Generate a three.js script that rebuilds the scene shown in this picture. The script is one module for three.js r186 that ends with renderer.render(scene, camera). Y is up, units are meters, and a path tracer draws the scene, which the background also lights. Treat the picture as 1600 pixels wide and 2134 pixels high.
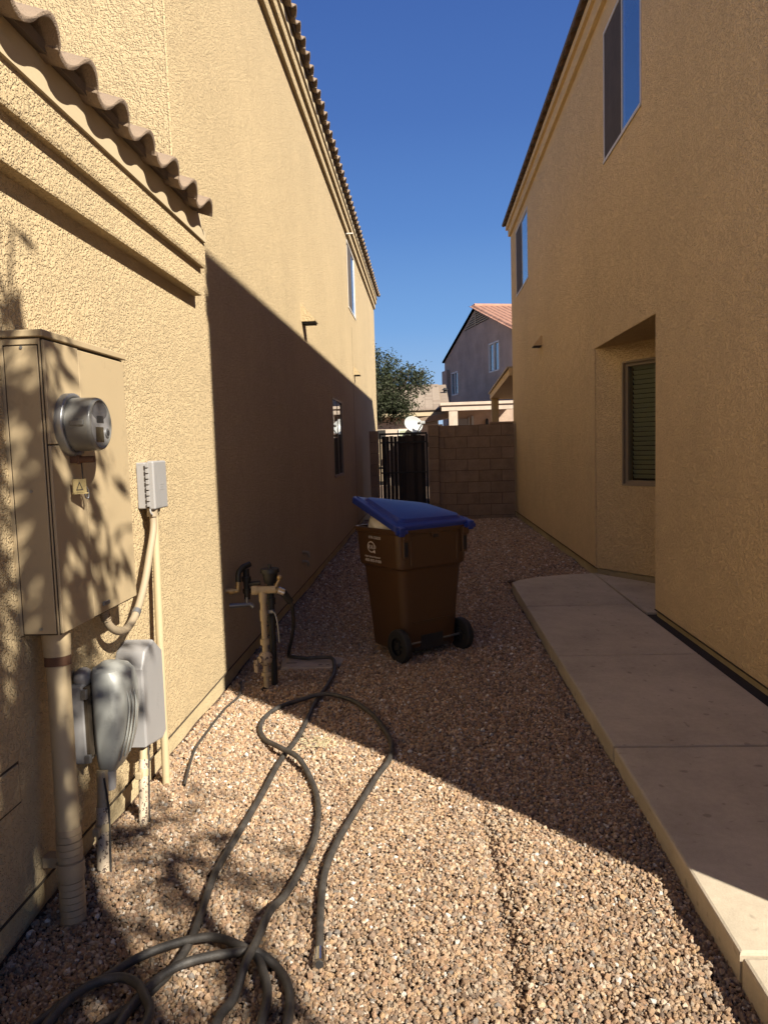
import * as THREE from 'three';
import { mergeGeometries, mergeVertices, toCreasedNormals } from 'three/addons/utils/BufferGeometryUtils.js';
import { RoundedBoxGeometry } from 'three/addons/geometries/RoundedBoxGeometry.js';

// ---------------------------------------------------------------- camera, sky, sun, exposure
const scene = new THREE.Scene();
const camera = new THREE.PerspectiveCamera(69.433, 767 / 1024, 0.05, 900);
camera.position.set(0, 1.5, 0);
camera.rotation.set(-0.08573, 0.05757, -0.03049, 'YXZ');

const renderer = new THREE.WebGLRenderer({ antialias: true });
renderer.setSize(767, 1024);
renderer.toneMapping = THREE.LinearToneMapping;
const EXPOSURE = 2.5;
renderer.toneMappingExposure = EXPOSURE;
renderer.shadowMap.enabled = true;

{ // clear desert sky, deep blue overhead and paler towards the horizon
  const W = 512, H = 256, d = new Float32Array(W * H * 4);
  const stops = [[-90, .10, .075, .05], [-2, .16, .14, .12], [0, .52, .66, .84], [4, .34, .53, .80], [9, .195, .40, .76], [16, .112, .26, .62], [23, .076, .18, .50], [32, .054, .130, .41], [50, .038, .096, .33], [90, .030, .077, .27]];
  for (let j = 0; j < H; j++) {
    const e = (j + .5) / H * 180 - 90;
    let k = 0; while (k < stops.length - 2 && e > stops[k + 1][0]) k++;
    const a = stops[k], b = stops[k + 1], t = Math.min(1, Math.max(0, (e - a[0]) / (b[0] - a[0])));
    for (let i = 0; i < W; i++) {
      const o = (j * W + i) * 4;
      for (let c = 0; c < 3; c++) d[o + c] = (a[c + 1] + (b[c + 1] - a[c + 1]) * t) / EXPOSURE;
      d[o + 3] = 1;
    }
  }
  const sky = new THREE.DataTexture(d, W, H, THREE.RGBAFormat, THREE.FloatType);
  sky.mapping = THREE.EquirectangularReflectionMapping;
  sky.magFilter = sky.minFilter = THREE.LinearFilter;
  sky.needsUpdate = true;
  scene.background = sky;
  scene.environment = sky;
}
const SUN = new THREE.Vector3(.5587, .6129, .5587).normalize();
const sun = new THREE.DirectionalLight(new THREE.Color().setRGB(1, .93, .80), 5);
sun.target.position.set(0, 0, -4);
sun.position.copy(SUN).multiplyScalar(40).add(sun.target.position);
sun.castShadow = true;
sun.shadow.mapSize.set(4096, 4096);
Object.assign(sun.shadow.camera, { left: -30, right: 30, top: 30, bottom: -30, near: 1, far: 120 });
scene.add(sun, sun.target);

// ---------------------------------------------------------------- helpers
function rngOf(seed) { let s = seed | 0; return () => { s = (s + 0x6d2b79f5) | 0; let t = Math.imul(s ^ (s >>> 15), 1 | s); t = (t + Math.imul(t ^ (t >>> 7), 61 | t)) ^ t; return ((t ^ (t >>> 14)) >>> 0) / 4294967296; }; }
const clamp = (v, a = 0, b = 1) => Math.min(b, Math.max(a, v));
const smooth = (a, b, v) => { const t = clamp((v - a) / (b - a)); return t * t * (3 - 2 * t); };
// gradient noise that repeats every `p` lattice cells
function noiseOf(p, seed) {
  const r = rngOf(seed), gx = new Float32Array(p * p), gy = new Float32Array(p * p);
  for (let i = 0; i < p * p; i++) { const a = r() * 6.2831853; gx[i] = Math.cos(a); gy[i] = Math.sin(a); }
  return (x, y) => {
    const fx0 = Math.floor(x), fy0 = Math.floor(y), fx = x - fx0, fy = y - fy0;
    const x0 = ((fx0 % p) + p) % p, y0 = ((fy0 % p) + p) % p, x1 = x0 + 1 === p ? 0 : x0 + 1, y1 = y0 + 1 === p ? 0 : y0 + 1;
    const u = fx * fx * fx * (fx * (fx * 6 - 15) + 10), v = fy * fy * fy * (fy * (fy * 6 - 15) + 10);
    const a = gx[y0 * p + x0] * fx + gy[y0 * p + x0] * fy, b = gx[y0 * p + x1] * (fx - 1) + gy[y0 * p + x1] * fy;
    const c = gx[y1 * p + x0] * fx + gy[y1 * p + x0] * (fy - 1), e = gx[y1 * p + x1] * (fx - 1) + gy[y1 * p + x1] * (fy - 1);
    return (a + (b - a) * u + (c - a) * v + (a - b - c + e) * u * v) * 1.5;
  };
}
function texOf(N, f, srgb = false) {
  const d = new Uint8Array(N * N * 4), o = [0, 0, 0];
  for (let j = 0; j < N; j++) for (let i = 0; i < N; i++) {
    const v = f(i / N, j / N, o), k = (j * N + i) * 4;
    if (v === undefined) { d[k] = clamp(o[0]) * 255; d[k + 1] = clamp(o[1]) * 255; d[k + 2] = clamp(o[2]) * 255; } else d[k] = d[k + 1] = d[k + 2] = clamp(v) * 255;
    d[k + 3] = 255;
  }
  const t = new THREE.DataTexture(d, N, N);
  t.wrapS = t.wrapT = THREE.RepeatWrapping; t.magFilter = THREE.LinearFilter; t.minFilter = THREE.LinearMipmapLinearFilter; t.generateMipmaps = true;
  if (srgb) t.colorSpace = THREE.SRGBColorSpace;
  t.needsUpdate = true;
  return t;
}
const rep = (t, metres, metresY = metres) => { const c = t.clone(); c.repeat.set(1 / metres, 1 / metresY); c.needsUpdate = true; return c; };

// textures: relief and grain only
const n16 = noiseOf(16, 11), n6 = noiseOf(6, 12), n40 = noiseOf(40, 13), n80 = noiseOf(80, 14), n160 = noiseOf(160, 15), n3 = noiseOf(3, 16), n90 = noiseOf(90, 17), n64 = noiseOf(64, 18), n256 = noiseOf(256, 19);
const n128 = noiseOf(128, 20), n512 = noiseOf(512, 23);
const stuccoBump = texOf(2048, (u, v) => { // trowelled lace: flat plateaus cut by short winding crevices
  const wx = n64(u * 64, v * 64) * .5, wy = n64(u * 64 + 9.3, v * 64 + 4.1) * .5;
  const a = n80(u * 80 + wx, v * 80 + wy), b = n160(u * 160 + wy, v * 160 - wx), c = n256(u * 256, v * 256), d = n512(u * 512, v * 512), big = n16(u * 16, v * 16);
  const n = .75 * a + .7 * b + .4 * c + .4 * big;
  let h = .78 * smooth(-.42, -.08, n) + .16 * smooth(.2, .9, n);
  const ridge = Math.abs(n90(u * 90 + wx * 1.6, v * 90 + wy * 1.6));
  h -= .55 * smooth(.11, .02, ridge) * smooth(-.15, .3, big + .4 * b);
  return .06 + .84 * Math.max(h, 0) + .05 * d + .04 * c;
});
const wallMottle = texOf(512, (u, v) => .93 + .045 * n3(u * 3, v * 3) + .035 * n6(u * 6, v * 6) + .03 * n16(u * 16, v * 16) + .03 * n40(u * 40, v * 40) + .03 * n160(u * 160, v * 160));
const mottle = texOf(512, (u, v) => .86 + .13 * n3(u * 3, v * 3) + .09 * n6(u * 6, v * 6) + .07 * n16(u * 16, v * 16) + .05 * n40(u * 40, v * 40) + .03 * n160(u * 160, v * 160));
const grain = texOf(512, (u, v) => .5 + .25 * n64(u * 64, v * 64) + .25 * n160(u * 160, v * 160) + .12 * n16(u * 16, v * 16));
const concreteMap = texOf(1024, (u, v) => .84 + .10 * n3(u * 3, v * 3) + .10 * n6(u * 6, v * 6) + .06 * n16(u * 16, v * 16) + .05 * n64(u * 64, v * 64) + .05 * n256(u * 256, v * 256) - .25 * smooth(.62, .8, n40(u * 40, v * 40)));
const scuff = texOf(512, (u, v) => { const s = n6(u * 6, v * 6) + .6 * n16(u * 16, v * 16) + .5 * n64(u * 64, v * 64); return .93 - .10 * smooth(.4, 1.1, s) + .03 * n6(u * 6, v * 6) - .14 * smooth(.78, .95, n160(u * 160, v * 160) + .3 * n40(u * 40, v * 40)); });
const dusty = texOf(512, (u, v) => { const s = n6(u * 6, v * 6) + .8 * n16(u * 16, v * 16) + .5 * n64(u * 64, v * 64); return .55 + .35 * smooth(-.5, .9, s) + .1 * n160(u * 160, v * 160); });
const peel = texOf(512, (u, v, o) => { // old paint flaked off a pipe
  const s = n16(u * 16, v * 16) + .7 * n40(u * 40, v * 40) + .5 * n80(u * 80, v * 80), k = smooth(.38, .5, s);
  o[0] = .62 - .5 * k; o[1] = .50 - .42 * k; o[2] = .36 - .3 * k;
});
const gravelSheet = texOf(1024, (u, v, o) => {
  const s = n64(u * 64, v * 64), t = n160(u * 160, v * 160), k = .62 + .5 * s + .4 * t;
  o[0] = .30 * k; o[1] = .20 * k; o[2] = .135 * k;
});
const stoneBump = texOf(512, (u, v) => .5 + .5 * n64(u * 64, v * 64) + .3 * n160(u * 160, v * 160));

const lin = (r, g, b) => new THREE.Color().setRGB(r, g, b);
function mat(c, o = {}) {
  const { physical, ...rest } = o;
  const m = new (physical ? THREE.MeshPhysicalMaterial : THREE.MeshStandardMaterial)({ color: lin(...c), roughness: .85, metalness: 0, side: THREE.DoubleSide, ...rest });
  return m;
}
const mScuff = rep(scuff, .6), mScuff2 = rep(scuff, 1.7), mMottle = rep(mottle, 2.9), mMottle2 = rep(mottle, .7), mGrain = rep(grain, .12), mGrain2 = rep(grain, .35);
const M = {
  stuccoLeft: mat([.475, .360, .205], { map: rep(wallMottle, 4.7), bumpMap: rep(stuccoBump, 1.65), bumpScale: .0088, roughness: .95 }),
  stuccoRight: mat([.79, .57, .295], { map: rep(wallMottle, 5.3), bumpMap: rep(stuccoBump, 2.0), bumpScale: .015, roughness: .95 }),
  footing: mat([.50, .395, .23], { map: mMottle, bumpMap: rep(stuccoBump, 1.6), bumpScale: .003, roughness: .95 }),
  rawFooting: mat([.30, .255, .19], { map: rep(concreteMap, 1.1), bumpMap: mGrain, bumpScale: .004, roughness: .95 }),
  trim: mat([.46, .37, .235], { map: mScuff2, roughness: .75 }),
  trimRight: mat([.66, .47, .235], { map: mScuff2, roughness: .75 }),
  tile: mat([.255, .185, .128], { map: rep(concreteMap, .9), bumpMap: mGrain2, bumpScale: .004, roughness: .9 }),
  tileDark: mat([.13, .075, .048], { map: rep(concreteMap, .9), bumpMap: mGrain2, bumpScale: .004, roughness: .9 }),
  roofDeck: mat([.12, .09, .07]),
  concrete: mat([.51, .43, .32], { map: rep(concreteMap, 1.9), bumpMap: mGrain, bumpScale: .0016, roughness: .93 }),
  concreteOld: mat([.46, .37, .29], { map: rep(concreteMap, .5), bumpMap: mGrain, bumpScale: .002, roughness: .95 }),
  soil: mat([.045, .032, .024], { map: mMottle2, bumpMap: mGrain2, bumpScale: .01, roughness: 1 }),
  gravelBed: mat([.42, .36, .34], { map: rep(gravelSheet, 1.4), bumpMap: rep(stoneBump, .9), bumpScale: .012, roughness: 1 }),
  farGround: mat([.9, .9, .9], { map: rep(gravelSheet, 3.1), roughness: 1 }),
  stone: mat([1, 1, 1], { bumpMap: mGrain, bumpScale: .002, roughness: .92 }),
  whiteFrame: mat([.62, .58, .52], { map: mScuff, roughness: .5 }),
  tanFrame: mat([.30, .23, .15], { map: mScuff, roughness: .55 }),
  glass: mat([.9, .94, .96], { physical: true, transmission: 1, thickness: 0, ior: 2.2, roughness: .015 }),
  glassDim: mat([.9, .93, .88], { physical: true, transmission: 1, thickness: 0, ior: 1.55, roughness: .02 }),
  screen: mat([.075, .06, .052], { map: mMottle2, roughness: .9 }),
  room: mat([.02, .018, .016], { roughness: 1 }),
  curtain: mat([.17, .145, .125], { map: mMottle2, roughness: 1 }),
  blind: mat([.37, .355, .255], { roughness: .6 }),
  panelPaint: mat([.39, .30, .18], { map: rep(scuff, .8), roughness: .55 }),
  dark: mat([.018, .016, .015], { roughness: .7 }),
  seam: mat([.05, .035, .02], { roughness: 1 }),
  pipePaint: mat([.40, .31, .185], { map: mScuff, roughness: .6 }),
  pipePeel: mat([.72, .72, .72], { map: rep(peel, .32), roughness: .8, bumpMap: rep(peel, .32), bumpScale: .0012 }),
  tape: mat([.34, .25, .15], { map: mScuff, roughness: .5 }),
  rust: mat([.13, .06, .03], { map: mMottle2, roughness: .85 }),
  flexPaint: mat([.30, .235, .155], { map: mScuff, roughness: .65 }),
  greyPlastic: mat([.265, .255, .25], { map: mScuff, roughness: .5 }),
  greyGreen: mat([.29, .292, .27], { map: mScuff, roughness: .45 }),
  meterGrey: mat([.15, .145, .132], { map: mScuff, roughness: .28 }),
  meterFace: mat([.19, .185, .185], { roughness: .35 }),
  galv: mat([.30, .30, .30], { map: mScuff, metalness: .75, roughness: .42 }),
  brass: mat([.42, .30, .15], { map: mScuff, metalness: .85, roughness: .5 }),
  chrome: mat([.62, .62, .6], { metalness: 1, roughness: .25 }),
  pvcGrey: mat([.55, .53, .49], { map: rep(peel, .5), roughness: .6 }),
  blackPlastic: mat([.016, .015, .014], { roughness: .45 }),
  rubber: mat([.06, .053, .046], { map: rep(dusty, .6), roughness: .5, bumpMap: mGrain, bumpScale: .0008 }),
  tyre: mat([.017, .016, .015], { map: mScuff, roughness: .75 }),
  binBrown: mat([.088, .042, .016], { map: rep(scuff, .9), roughness: .42, bumpMap: mGrain, bumpScale: .0005 }),
  lidBlue: mat([.018, .04, .24], { map: rep(scuff, .8), roughness: .4, bumpMap: mGrain, bumpScale: .0006 }),
  bag: mat([.72, .66, .52], { roughness: .5 }),
  block: mat([.36, .25, .165], { map: rep(concreteMap, .8), bumpMap: mGrain, bumpScale: .004, roughness: .97 }),
  blockB: mat([.325, .225, .147], { map: rep(concreteMap, .7), bumpMap: mGrain, bumpScale: .004, roughness: .97 }),
  mortar: mat([.13, .085, .055], { roughness: 1 }),
  gateMetal: mat([.02, .017, .015], { map: mScuff, roughness: .6 }),
  gateBoardWorn: mat([.055, .04, .03], { map: mScuff, roughness: .8 }),
  gateBoard: mat([.026, .018, .013], { map: mScuff, roughness: .75 }),
  dish: mat([.36, .365, .36], { map: mScuff, roughness: .4 }),
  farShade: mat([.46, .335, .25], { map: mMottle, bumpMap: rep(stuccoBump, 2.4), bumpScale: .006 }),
  farCream: mat([.52, .42, .33], { map: mMottle, roughness: .9 }),
  terracotta: mat([.36, .19, .13], { map: rep(concreteMap, .9), roughness: .85 }),
  terracottaB: mat([.30, .15, .10], { map: rep(concreteMap, .7), roughness: .85 }),
  flatTile: mat([.30, .235, .175], { map: rep(concreteMap, .9), roughness: .9 }),
  flatTileB: mat([.25, .19, .14], { map: rep(concreteMap, .7), roughness: .9 }),
  bark: mat([.10, .075, .055], { bumpMap: mGrain2, bumpScale: .01, map: mMottle2 }),
  leaf: mat([1, 1, 1], { physical: true, vertexColors: true, transmission: .42, thickness: 0, roughness: .9 }),
  yellowTag: mat([.27, .205, .09], { roughness: .6 }),
};

// UVs in metres from position, by the main direction of each face
function metreUV(g, s = 1) {
  if (g.index) g = g.toNonIndexed();
  const p = g.attributes.position, n = p.count, uv = new Float32Array(n * 2);
  const a = new THREE.Vector3(), b = new THREE.Vector3(), c = new THREE.Vector3();
  for (let i = 0; i < n; i += 3) {
    a.fromBufferAttribute(p, i); b.fromBufferAttribute(p, i + 1); c.fromBufferAttribute(p, i + 2);
    const u = b.clone().sub(a).cross(c.clone().sub(a)), ax = Math.abs(u.x), ay = Math.abs(u.y), az = Math.abs(u.z);
    [a, b, c].forEach((q, k) => {
      const w = ax >= ay && ax >= az ? [q.z, q.y] : ay >= az ? [q.x, q.z] : [q.x, q.y];
      uv[(i + k) * 2] = w[0] * s; uv[(i + k) * 2 + 1] = w[1] * s;
    });
  }
  g.setAttribute('uv', new THREE.BufferAttribute(uv, 2));
  return g;
}
const used = new Map();
function numbered(n) { const k = used.get(n) ?? -1; used.set(n, k + 1); return k < 0 ? n : n + '_' + String(k + 1).padStart(3, '0'); }
function merge(gs) {
  gs = (Array.isArray(gs) ? gs : [gs]).map((g) => { const h = g.index ? g.toNonIndexed() : g.clone(); for (const k of Object.keys(h.attributes)) if (!['position', 'normal', 'uv'].includes(k)) h.deleteAttribute(k); if (!h.attributes.normal) h.computeVertexNormals(); return h; });
  return gs.length === 1 ? gs[0] : mergeGeometries(gs);
}
function obj(name, gs, m, parent = scene, uv = true) {
  let g = merge(gs); if (uv) g = metreUV(g);
  const o = new THREE.Mesh(g, m); o.name = parent === scene ? numbered(name) : name; o.castShadow = o.receiveShadow = true;
  parent.add(o); return o;
}
function tag(o, label, category, group) { o.userData.label = label; o.userData.category = category; if (group) o.userData.group = group; return o; }
function struct(o, label, kind = 'structure') { o.userData.kind = kind; if (label) o.userData.label = label; return o; }
function thing(name, label, category, [x, y, z] = [0, 0, 0], ry = 0, group) {
  const o = new THREE.Group(); o.name = numbered(name); o.position.set(x, y, z); o.rotation.y = ry; scene.add(o);
  return tag(o, label, category, group);
}
const V = (x, y, z) => new THREE.Vector3(x, y, z);
const bx = (x0, x1, y0, y1, z0, z1) => new THREE.BoxGeometry(Math.abs(x1 - x0), Math.abs(y1 - y0), Math.abs(z1 - z0)).translate((x0 + x1) / 2, (y0 + y1) / 2, (z0 + z1) / 2);
const rbx = (x0, x1, y0, y1, z0, z1, r = .006, s = 2) => new RoundedBoxGeometry(Math.abs(x1 - x0), Math.abs(y1 - y0), Math.abs(z1 - z0), s, r).translate((x0 + x1) / 2, (y0 + y1) / 2, (z0 + z1) / 2);
function cyl(a, b, r0, r1 = r0, seg = 20, caps = true) { // from point a to point b
  const d = b.clone().sub(a), g = new THREE.CylinderGeometry(r1, r0, d.length(), seg, 1, !caps);
  return g.applyQuaternion(new THREE.Quaternion().setFromUnitVectors(V(0, 1, 0), d.normalize())).translate((a.x + b.x) / 2, (a.y + b.y) / 2, (a.z + b.z) / 2);
}
const tube = (pts, r, seg = 80, rs = 10) => new THREE.TubeGeometry(new THREE.CatmullRomCurve3(pts, false, 'centripetal'), seg, r, rs, false);
// a sheet outline (a, y) pushed into depth c, placed in a wall plane across x
function slabX(pts, holes, x, inward, depth, bevel = 0) {
  const s = new THREE.Shape(pts.map((p) => new THREE.Vector2(...p)));
  for (const h of holes) s.holes.push(new THREE.Path(h.map((p) => new THREE.Vector2(...p))));
  const g = new THREE.ExtrudeGeometry(s, { depth, bevelEnabled: bevel > 0, bevelSize: bevel, bevelThickness: bevel, bevelSegments: 2, bevelOffset: -bevel, curveSegments: 10 });
  const q = g.index ? g.toNonIndexed() : g, p = q.attributes.position;
  for (let i = 0; i < p.count; i++) p.setXYZ(i, x + inward * (p.getZ(i) + bevel), p.getY(i), p.getX(i));
  if (inward > 0) for (let i = 0; i < p.count; i += 3) { const t = [p.getX(i), p.getY(i), p.getZ(i)]; p.setXYZ(i, p.getX(i + 1), p.getY(i + 1), p.getZ(i + 1)); p.setXYZ(i + 1, ...t); }
  q.deleteAttribute('normal'); q.computeVertexNormals();
  return q;
}
const rect = (z0, z1, y0, y1) => [[z0, y0], [z1, y0], [z1, y1], [z0, y1]];
// profile (x, y) pushed along z
function alongZ(pts, z0, z1, bevel = 0) {
  const s = new THREE.Shape(pts.map((p) => new THREE.Vector2(...p)));
  return new THREE.ExtrudeGeometry(s, { depth: Math.abs(z1 - z0), bevelEnabled: bevel > 0, bevelSize: bevel, bevelThickness: bevel, bevelSegments: 2, bevelOffset: -bevel }).translate(0, 0, Math.min(z0, z1));
}
// plan outline (x, z) raised from y0 to y1 with a worn edge
function plan(pts, y0, y1, bevel = .006) {
  const s = new THREE.Shape(pts.map(([x, z]) => new THREE.Vector2(x, -z)));
  return new THREE.ExtrudeGeometry(s, { depth: y1 - y0 - 2 * bevel, bevelEnabled: bevel > 0, bevelSize: bevel, bevelThickness: bevel, bevelSegments: 2, bevelOffset: -bevel, curveSegments: 8 }).rotateX(-Math.PI / 2).translate(0, y0 + bevel, 0);
}
// rings of rounded rectangles, bottom to top
function loft(levels, closeTop = true, closeBottom = true, cs = 5) {
  const ring = ({ y, w, d, r = .05, z = 0, x = 0 }) => {
    const out = [];
    for (const [sx, sz, a0] of [[1, 1, 0], [-1, 1, 1], [-1, -1, 2], [1, -1, 3]]) for (let k = 0; k <= cs; k++) {
      const a = (a0 + k / cs) * Math.PI / 2; out.push(V(x + sx * (w / 2 - r) + r * Math.cos(a), y, z + sz * (d / 2 - r) + r * Math.sin(a)));
    }
    return out;
  };
  const rings = levels.map(ring), n = rings[0].length, pos = [];
  const tri = (a, b, c) => pos.push(a.x, a.y, a.z, b.x, b.y, b.z, c.x, c.y, c.z);
  for (let i = 0; i < rings.length - 1; i++) for (let k = 0; k < n; k++) { const a = rings[i][k], b = rings[i][(k + 1) % n], c = rings[i + 1][(k + 1) % n], e = rings[i + 1][k]; tri(a, c, b); tri(a, e, c); }
  const cap = (R, up) => { const m = R.reduce((s, q) => s.add(q), V(0, 0, 0)).multiplyScalar(1 / n); for (let k = 0; k < n; k++) up ? tri(R[k], m, R[(k + 1) % n]) : tri(R[k], R[(k + 1) % n], m); };
  if (closeTop) cap(rings.at(-1), true); if (closeBottom) cap(rings[0], false);
  const g = new THREE.BufferGeometry(); g.setAttribute('position', new THREE.Float32BufferAttribute(pos, 3));
  const merged = mergeVertices(g, 1e-5); merged.computeVertexNormals();
  return toCreasedNormals(merged, .55);
}

// ---------------------------------------------------------------- the ground
const gn = noiseOf(64, 71);
function groundY(x, z) {
  let h = .016 * gn(x * 1.1 + 7, z * 1.1) + .009 * gn(x * 3.3, z * 3.3 + 20);
  const rut = .19 + .02 * Math.sin(z * 2.1);
  h -= .024 * Math.exp(-(((x - rut) / .032) ** 2)) * smooth(-3.3, -2.7, z);
  h += .010 * Math.exp(-(((x - rut - .12) / .08) ** 2)) * smooth(-3.5, -2.7, z);
  if (z > -8) h -= .012 * smooth(.1, 0, .83 - x);
  h += .012;
  return h;
}
{
  const g = new THREE.PlaneGeometry(700, 700, 4, 4).rotateX(-Math.PI / 2).translate(0, -.09, 0);
  struct(obj('ground', g, M.farGround), 'tan gravel and soil running out between the houses');
  const N = [64, 260], bed = new THREE.PlaneGeometry(3.3, 17, ...N).rotateX(-Math.PI / 2).translate(.3, 0, -7.2);
  const p = bed.attributes.position;
  for (let i = 0; i < p.count; i++) p.setY(i, groundY(p.getX(i), p.getZ(i)) - .012);
  bed.computeVertexNormals();
  struct(obj('gravel_bed', bed, M.gravelBed), 'dark grit under the loose gravel of the side yard');
}
{ // loose crushed stone
  const r = rngOf(5), g0 = new THREE.IcosahedronGeometry(1, 0), p = g0.attributes.position, sn = noiseOf(32, 9);
  for (let i = 0; i < p.count; i++) {
    const v = V(p.getX(i), p.getY(i), p.getZ(i)), k = 1.08 + .62 * sn(v.x * 1.7 + v.z * .9 + 3, v.y * 1.7 - v.z * 1.1 + 5);
    p.setXYZ(i, v.x * k, v.y * k, v.z * k);
  }
  g0.deleteAttribute('normal'); g0.computeVertexNormals();
  const list = [];
  const inYard = (x, z) => x > -1.285 && x < (z > -7.62 ? .835 : z > -8.05 ? .86 + (x > 1.0 ? 9 : 0) : 1.84) && z > -15.05 && !(z > -8.05 && x > .835 && !(z < -7.55 && x < 1.0));
  for (let z = -1.05; z > -15.1;) {
    const s = z > -3.4 ? .0082 : z > -5 ? .0102 : z > -7 ? .0130 : z > -10 ? .018 : .023;
    for (let x = -1.29; x < 1.86; x += s) {
      const px = x + (r() - .5) * s * 1.3, pz = z + (r() - .5) * s * 1.3;
      if (inYard(px, pz) && !(px > -1.03 && px < -.61 && pz > -5.08 && pz < -4.86)) list.push([px, pz, s, r() < .16 ? 1 : 0]);
    }
    z -= s;
  }
  const im = new THREE.InstancedMesh(g0, M.stone, list.length), m = new THREE.Matrix4(), q = new THREE.Quaternion(), e = new THREE.Euler(), c = new THREE.Color();
  const tones = [[.36, .245, .15], [.40, .285, .185], [.30, .195, .115], [.44, .33, .22], [.26, .18, .12], [.35, .225, .14], [.48, .385, .29], [.22, .16, .115], [.33, .27, .20], [.39, .265, .15]];
  list.forEach(([x, z, s, top], i) => {
    e.set(r() * 6.28, r() * 6.28, r() * 6.28); q.setFromEuler(e);
    const big = .0054 * (.62 + 1.05 * Math.pow(r(), 2.6)) * (s / .0082) ** .8;
    const sc = V(big * (.8 + .55 * r()), big * (.7 + .4 * r()), big * (.8 + .5 * r()));
    m.compose(V(x, groundY(x, z) + (r() - .6) * .006 + (top ? .006 : 0), z), q, sc); im.setMatrixAt(i, m);
    const t = tones[Math.floor(r() * tones.length)], k = .76 + .56 * r(), w = r();
    if (w < .02) c.setRGB(.66, .60, .52); else if (w < .04) c.setRGB(.21, .18, .155); else c.setRGB(t[0] * k, t[1] * k * .96, t[2] * k * .94);
    im.setColorAt(i, c);
  });
  im.name = 'gravel'; im.castShadow = im.receiveShadow = true; scene.add(im);
  struct(im, 'pinkish tan crushed gravel covering the side yard', 'stuff');
  console.log('stones', list.length);
}
{ // concrete walk along the right house
  const walk = new THREE.Group(); walk.name = numbered('sidewalk'); scene.add(walk);
  struct(walk, 'narrow poured concrete walk along the right house');
  const js = [.9, -.5, -1.96, -3.38, -4.88, -6.42], L = (z) => z > -3 ? .828 : .838 + .004 * (-3 - z);
  for (let i = 0; i < js.length - 1; i++) obj('slab', plan([[L(js[i]), js[i] - .009], [1.765, js[i] - .009], [1.765, js[i + 1] + .009], [L(js[i + 1]), js[i + 1] + .009]], -.08, .09, .010), M.concrete, walk);
  obj('slab', plan([[.85, -6.429], [1.765, -6.429], [1.78, -8.02], [1.45, -7.96], [1.12, -7.82], [.93, -7.68], [.858, -7.56]], -.08, .09, .007), M.concrete, walk);
  const entry = struct(obj('entry_slab', plan([[1.80, -8.06], [1.80, -6.14], [3.1, -6.14]], -.08, .082, .006), M.concrete), 'small concrete slab in the window niche of the right house');
  entry.userData.kind = 'structure';
  struct(obj('soil_strip', bx(1.74, 1.95, -.09, .062, -8.05, .9), M.soil), 'dark dirt gap between the walk and the right house');
}

// ---------------------------------------------------------------- windows: a hole's frame, panes and what stands behind
function windowX(house, { x, inward, z0, z1, y0, y1, frame, screenSide, back = M.curtain, glass = M.glass, d = .012 }) { // z0 nearer the camera
  const s = inward, w = .028, zm = (z0 + z1) / 2;
  const P = (a, b, c, e, f, g) => bx(x + s * a, x + s * b, c, e, f, g);
  const t = obj('window', [P(-.005, d + .03, y0, y0 + w, z0, z1), P(-.005, d + .03, y1 - w, y1, z0, z1), P(-.005, d + .03, y0 + w, y1 - w, z0, z0 - w), P(-.005, d + .03, y0 + w, y1 - w, z1 + w, z1), P(d - .006, d + .02, y0 + w, y1 - w, zm - .016, zm + .016)], frame, house);
  obj('pane', P(d - .002, d + .002, y0 + w, y1 - w, z0 - w, zm + .016), glass, t);
  obj('pane', P(d + .006, d + .010, y0 + w, y1 - w, zm - .016, z1 + w), glass, t);
  if (screenSide) { const [a, b] = screenSide === 'far' ? [zm - .017, z1 + w] : [z0 - w, zm + .017]; obj('insect_screen', P(d - .010, d - .008, y0 + w, y1 - w, a, b), M.screen, t); }
  obj('curtain', P(d + .16, d + .17, y0 - .05, y1 + .05, z0 + .1, z1 - .1), back, t);
  obj('sill', P(-.012, -.0055, y0 - .012, y0 + .012, z0, z1), frame, t);
  return t;
}

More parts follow.
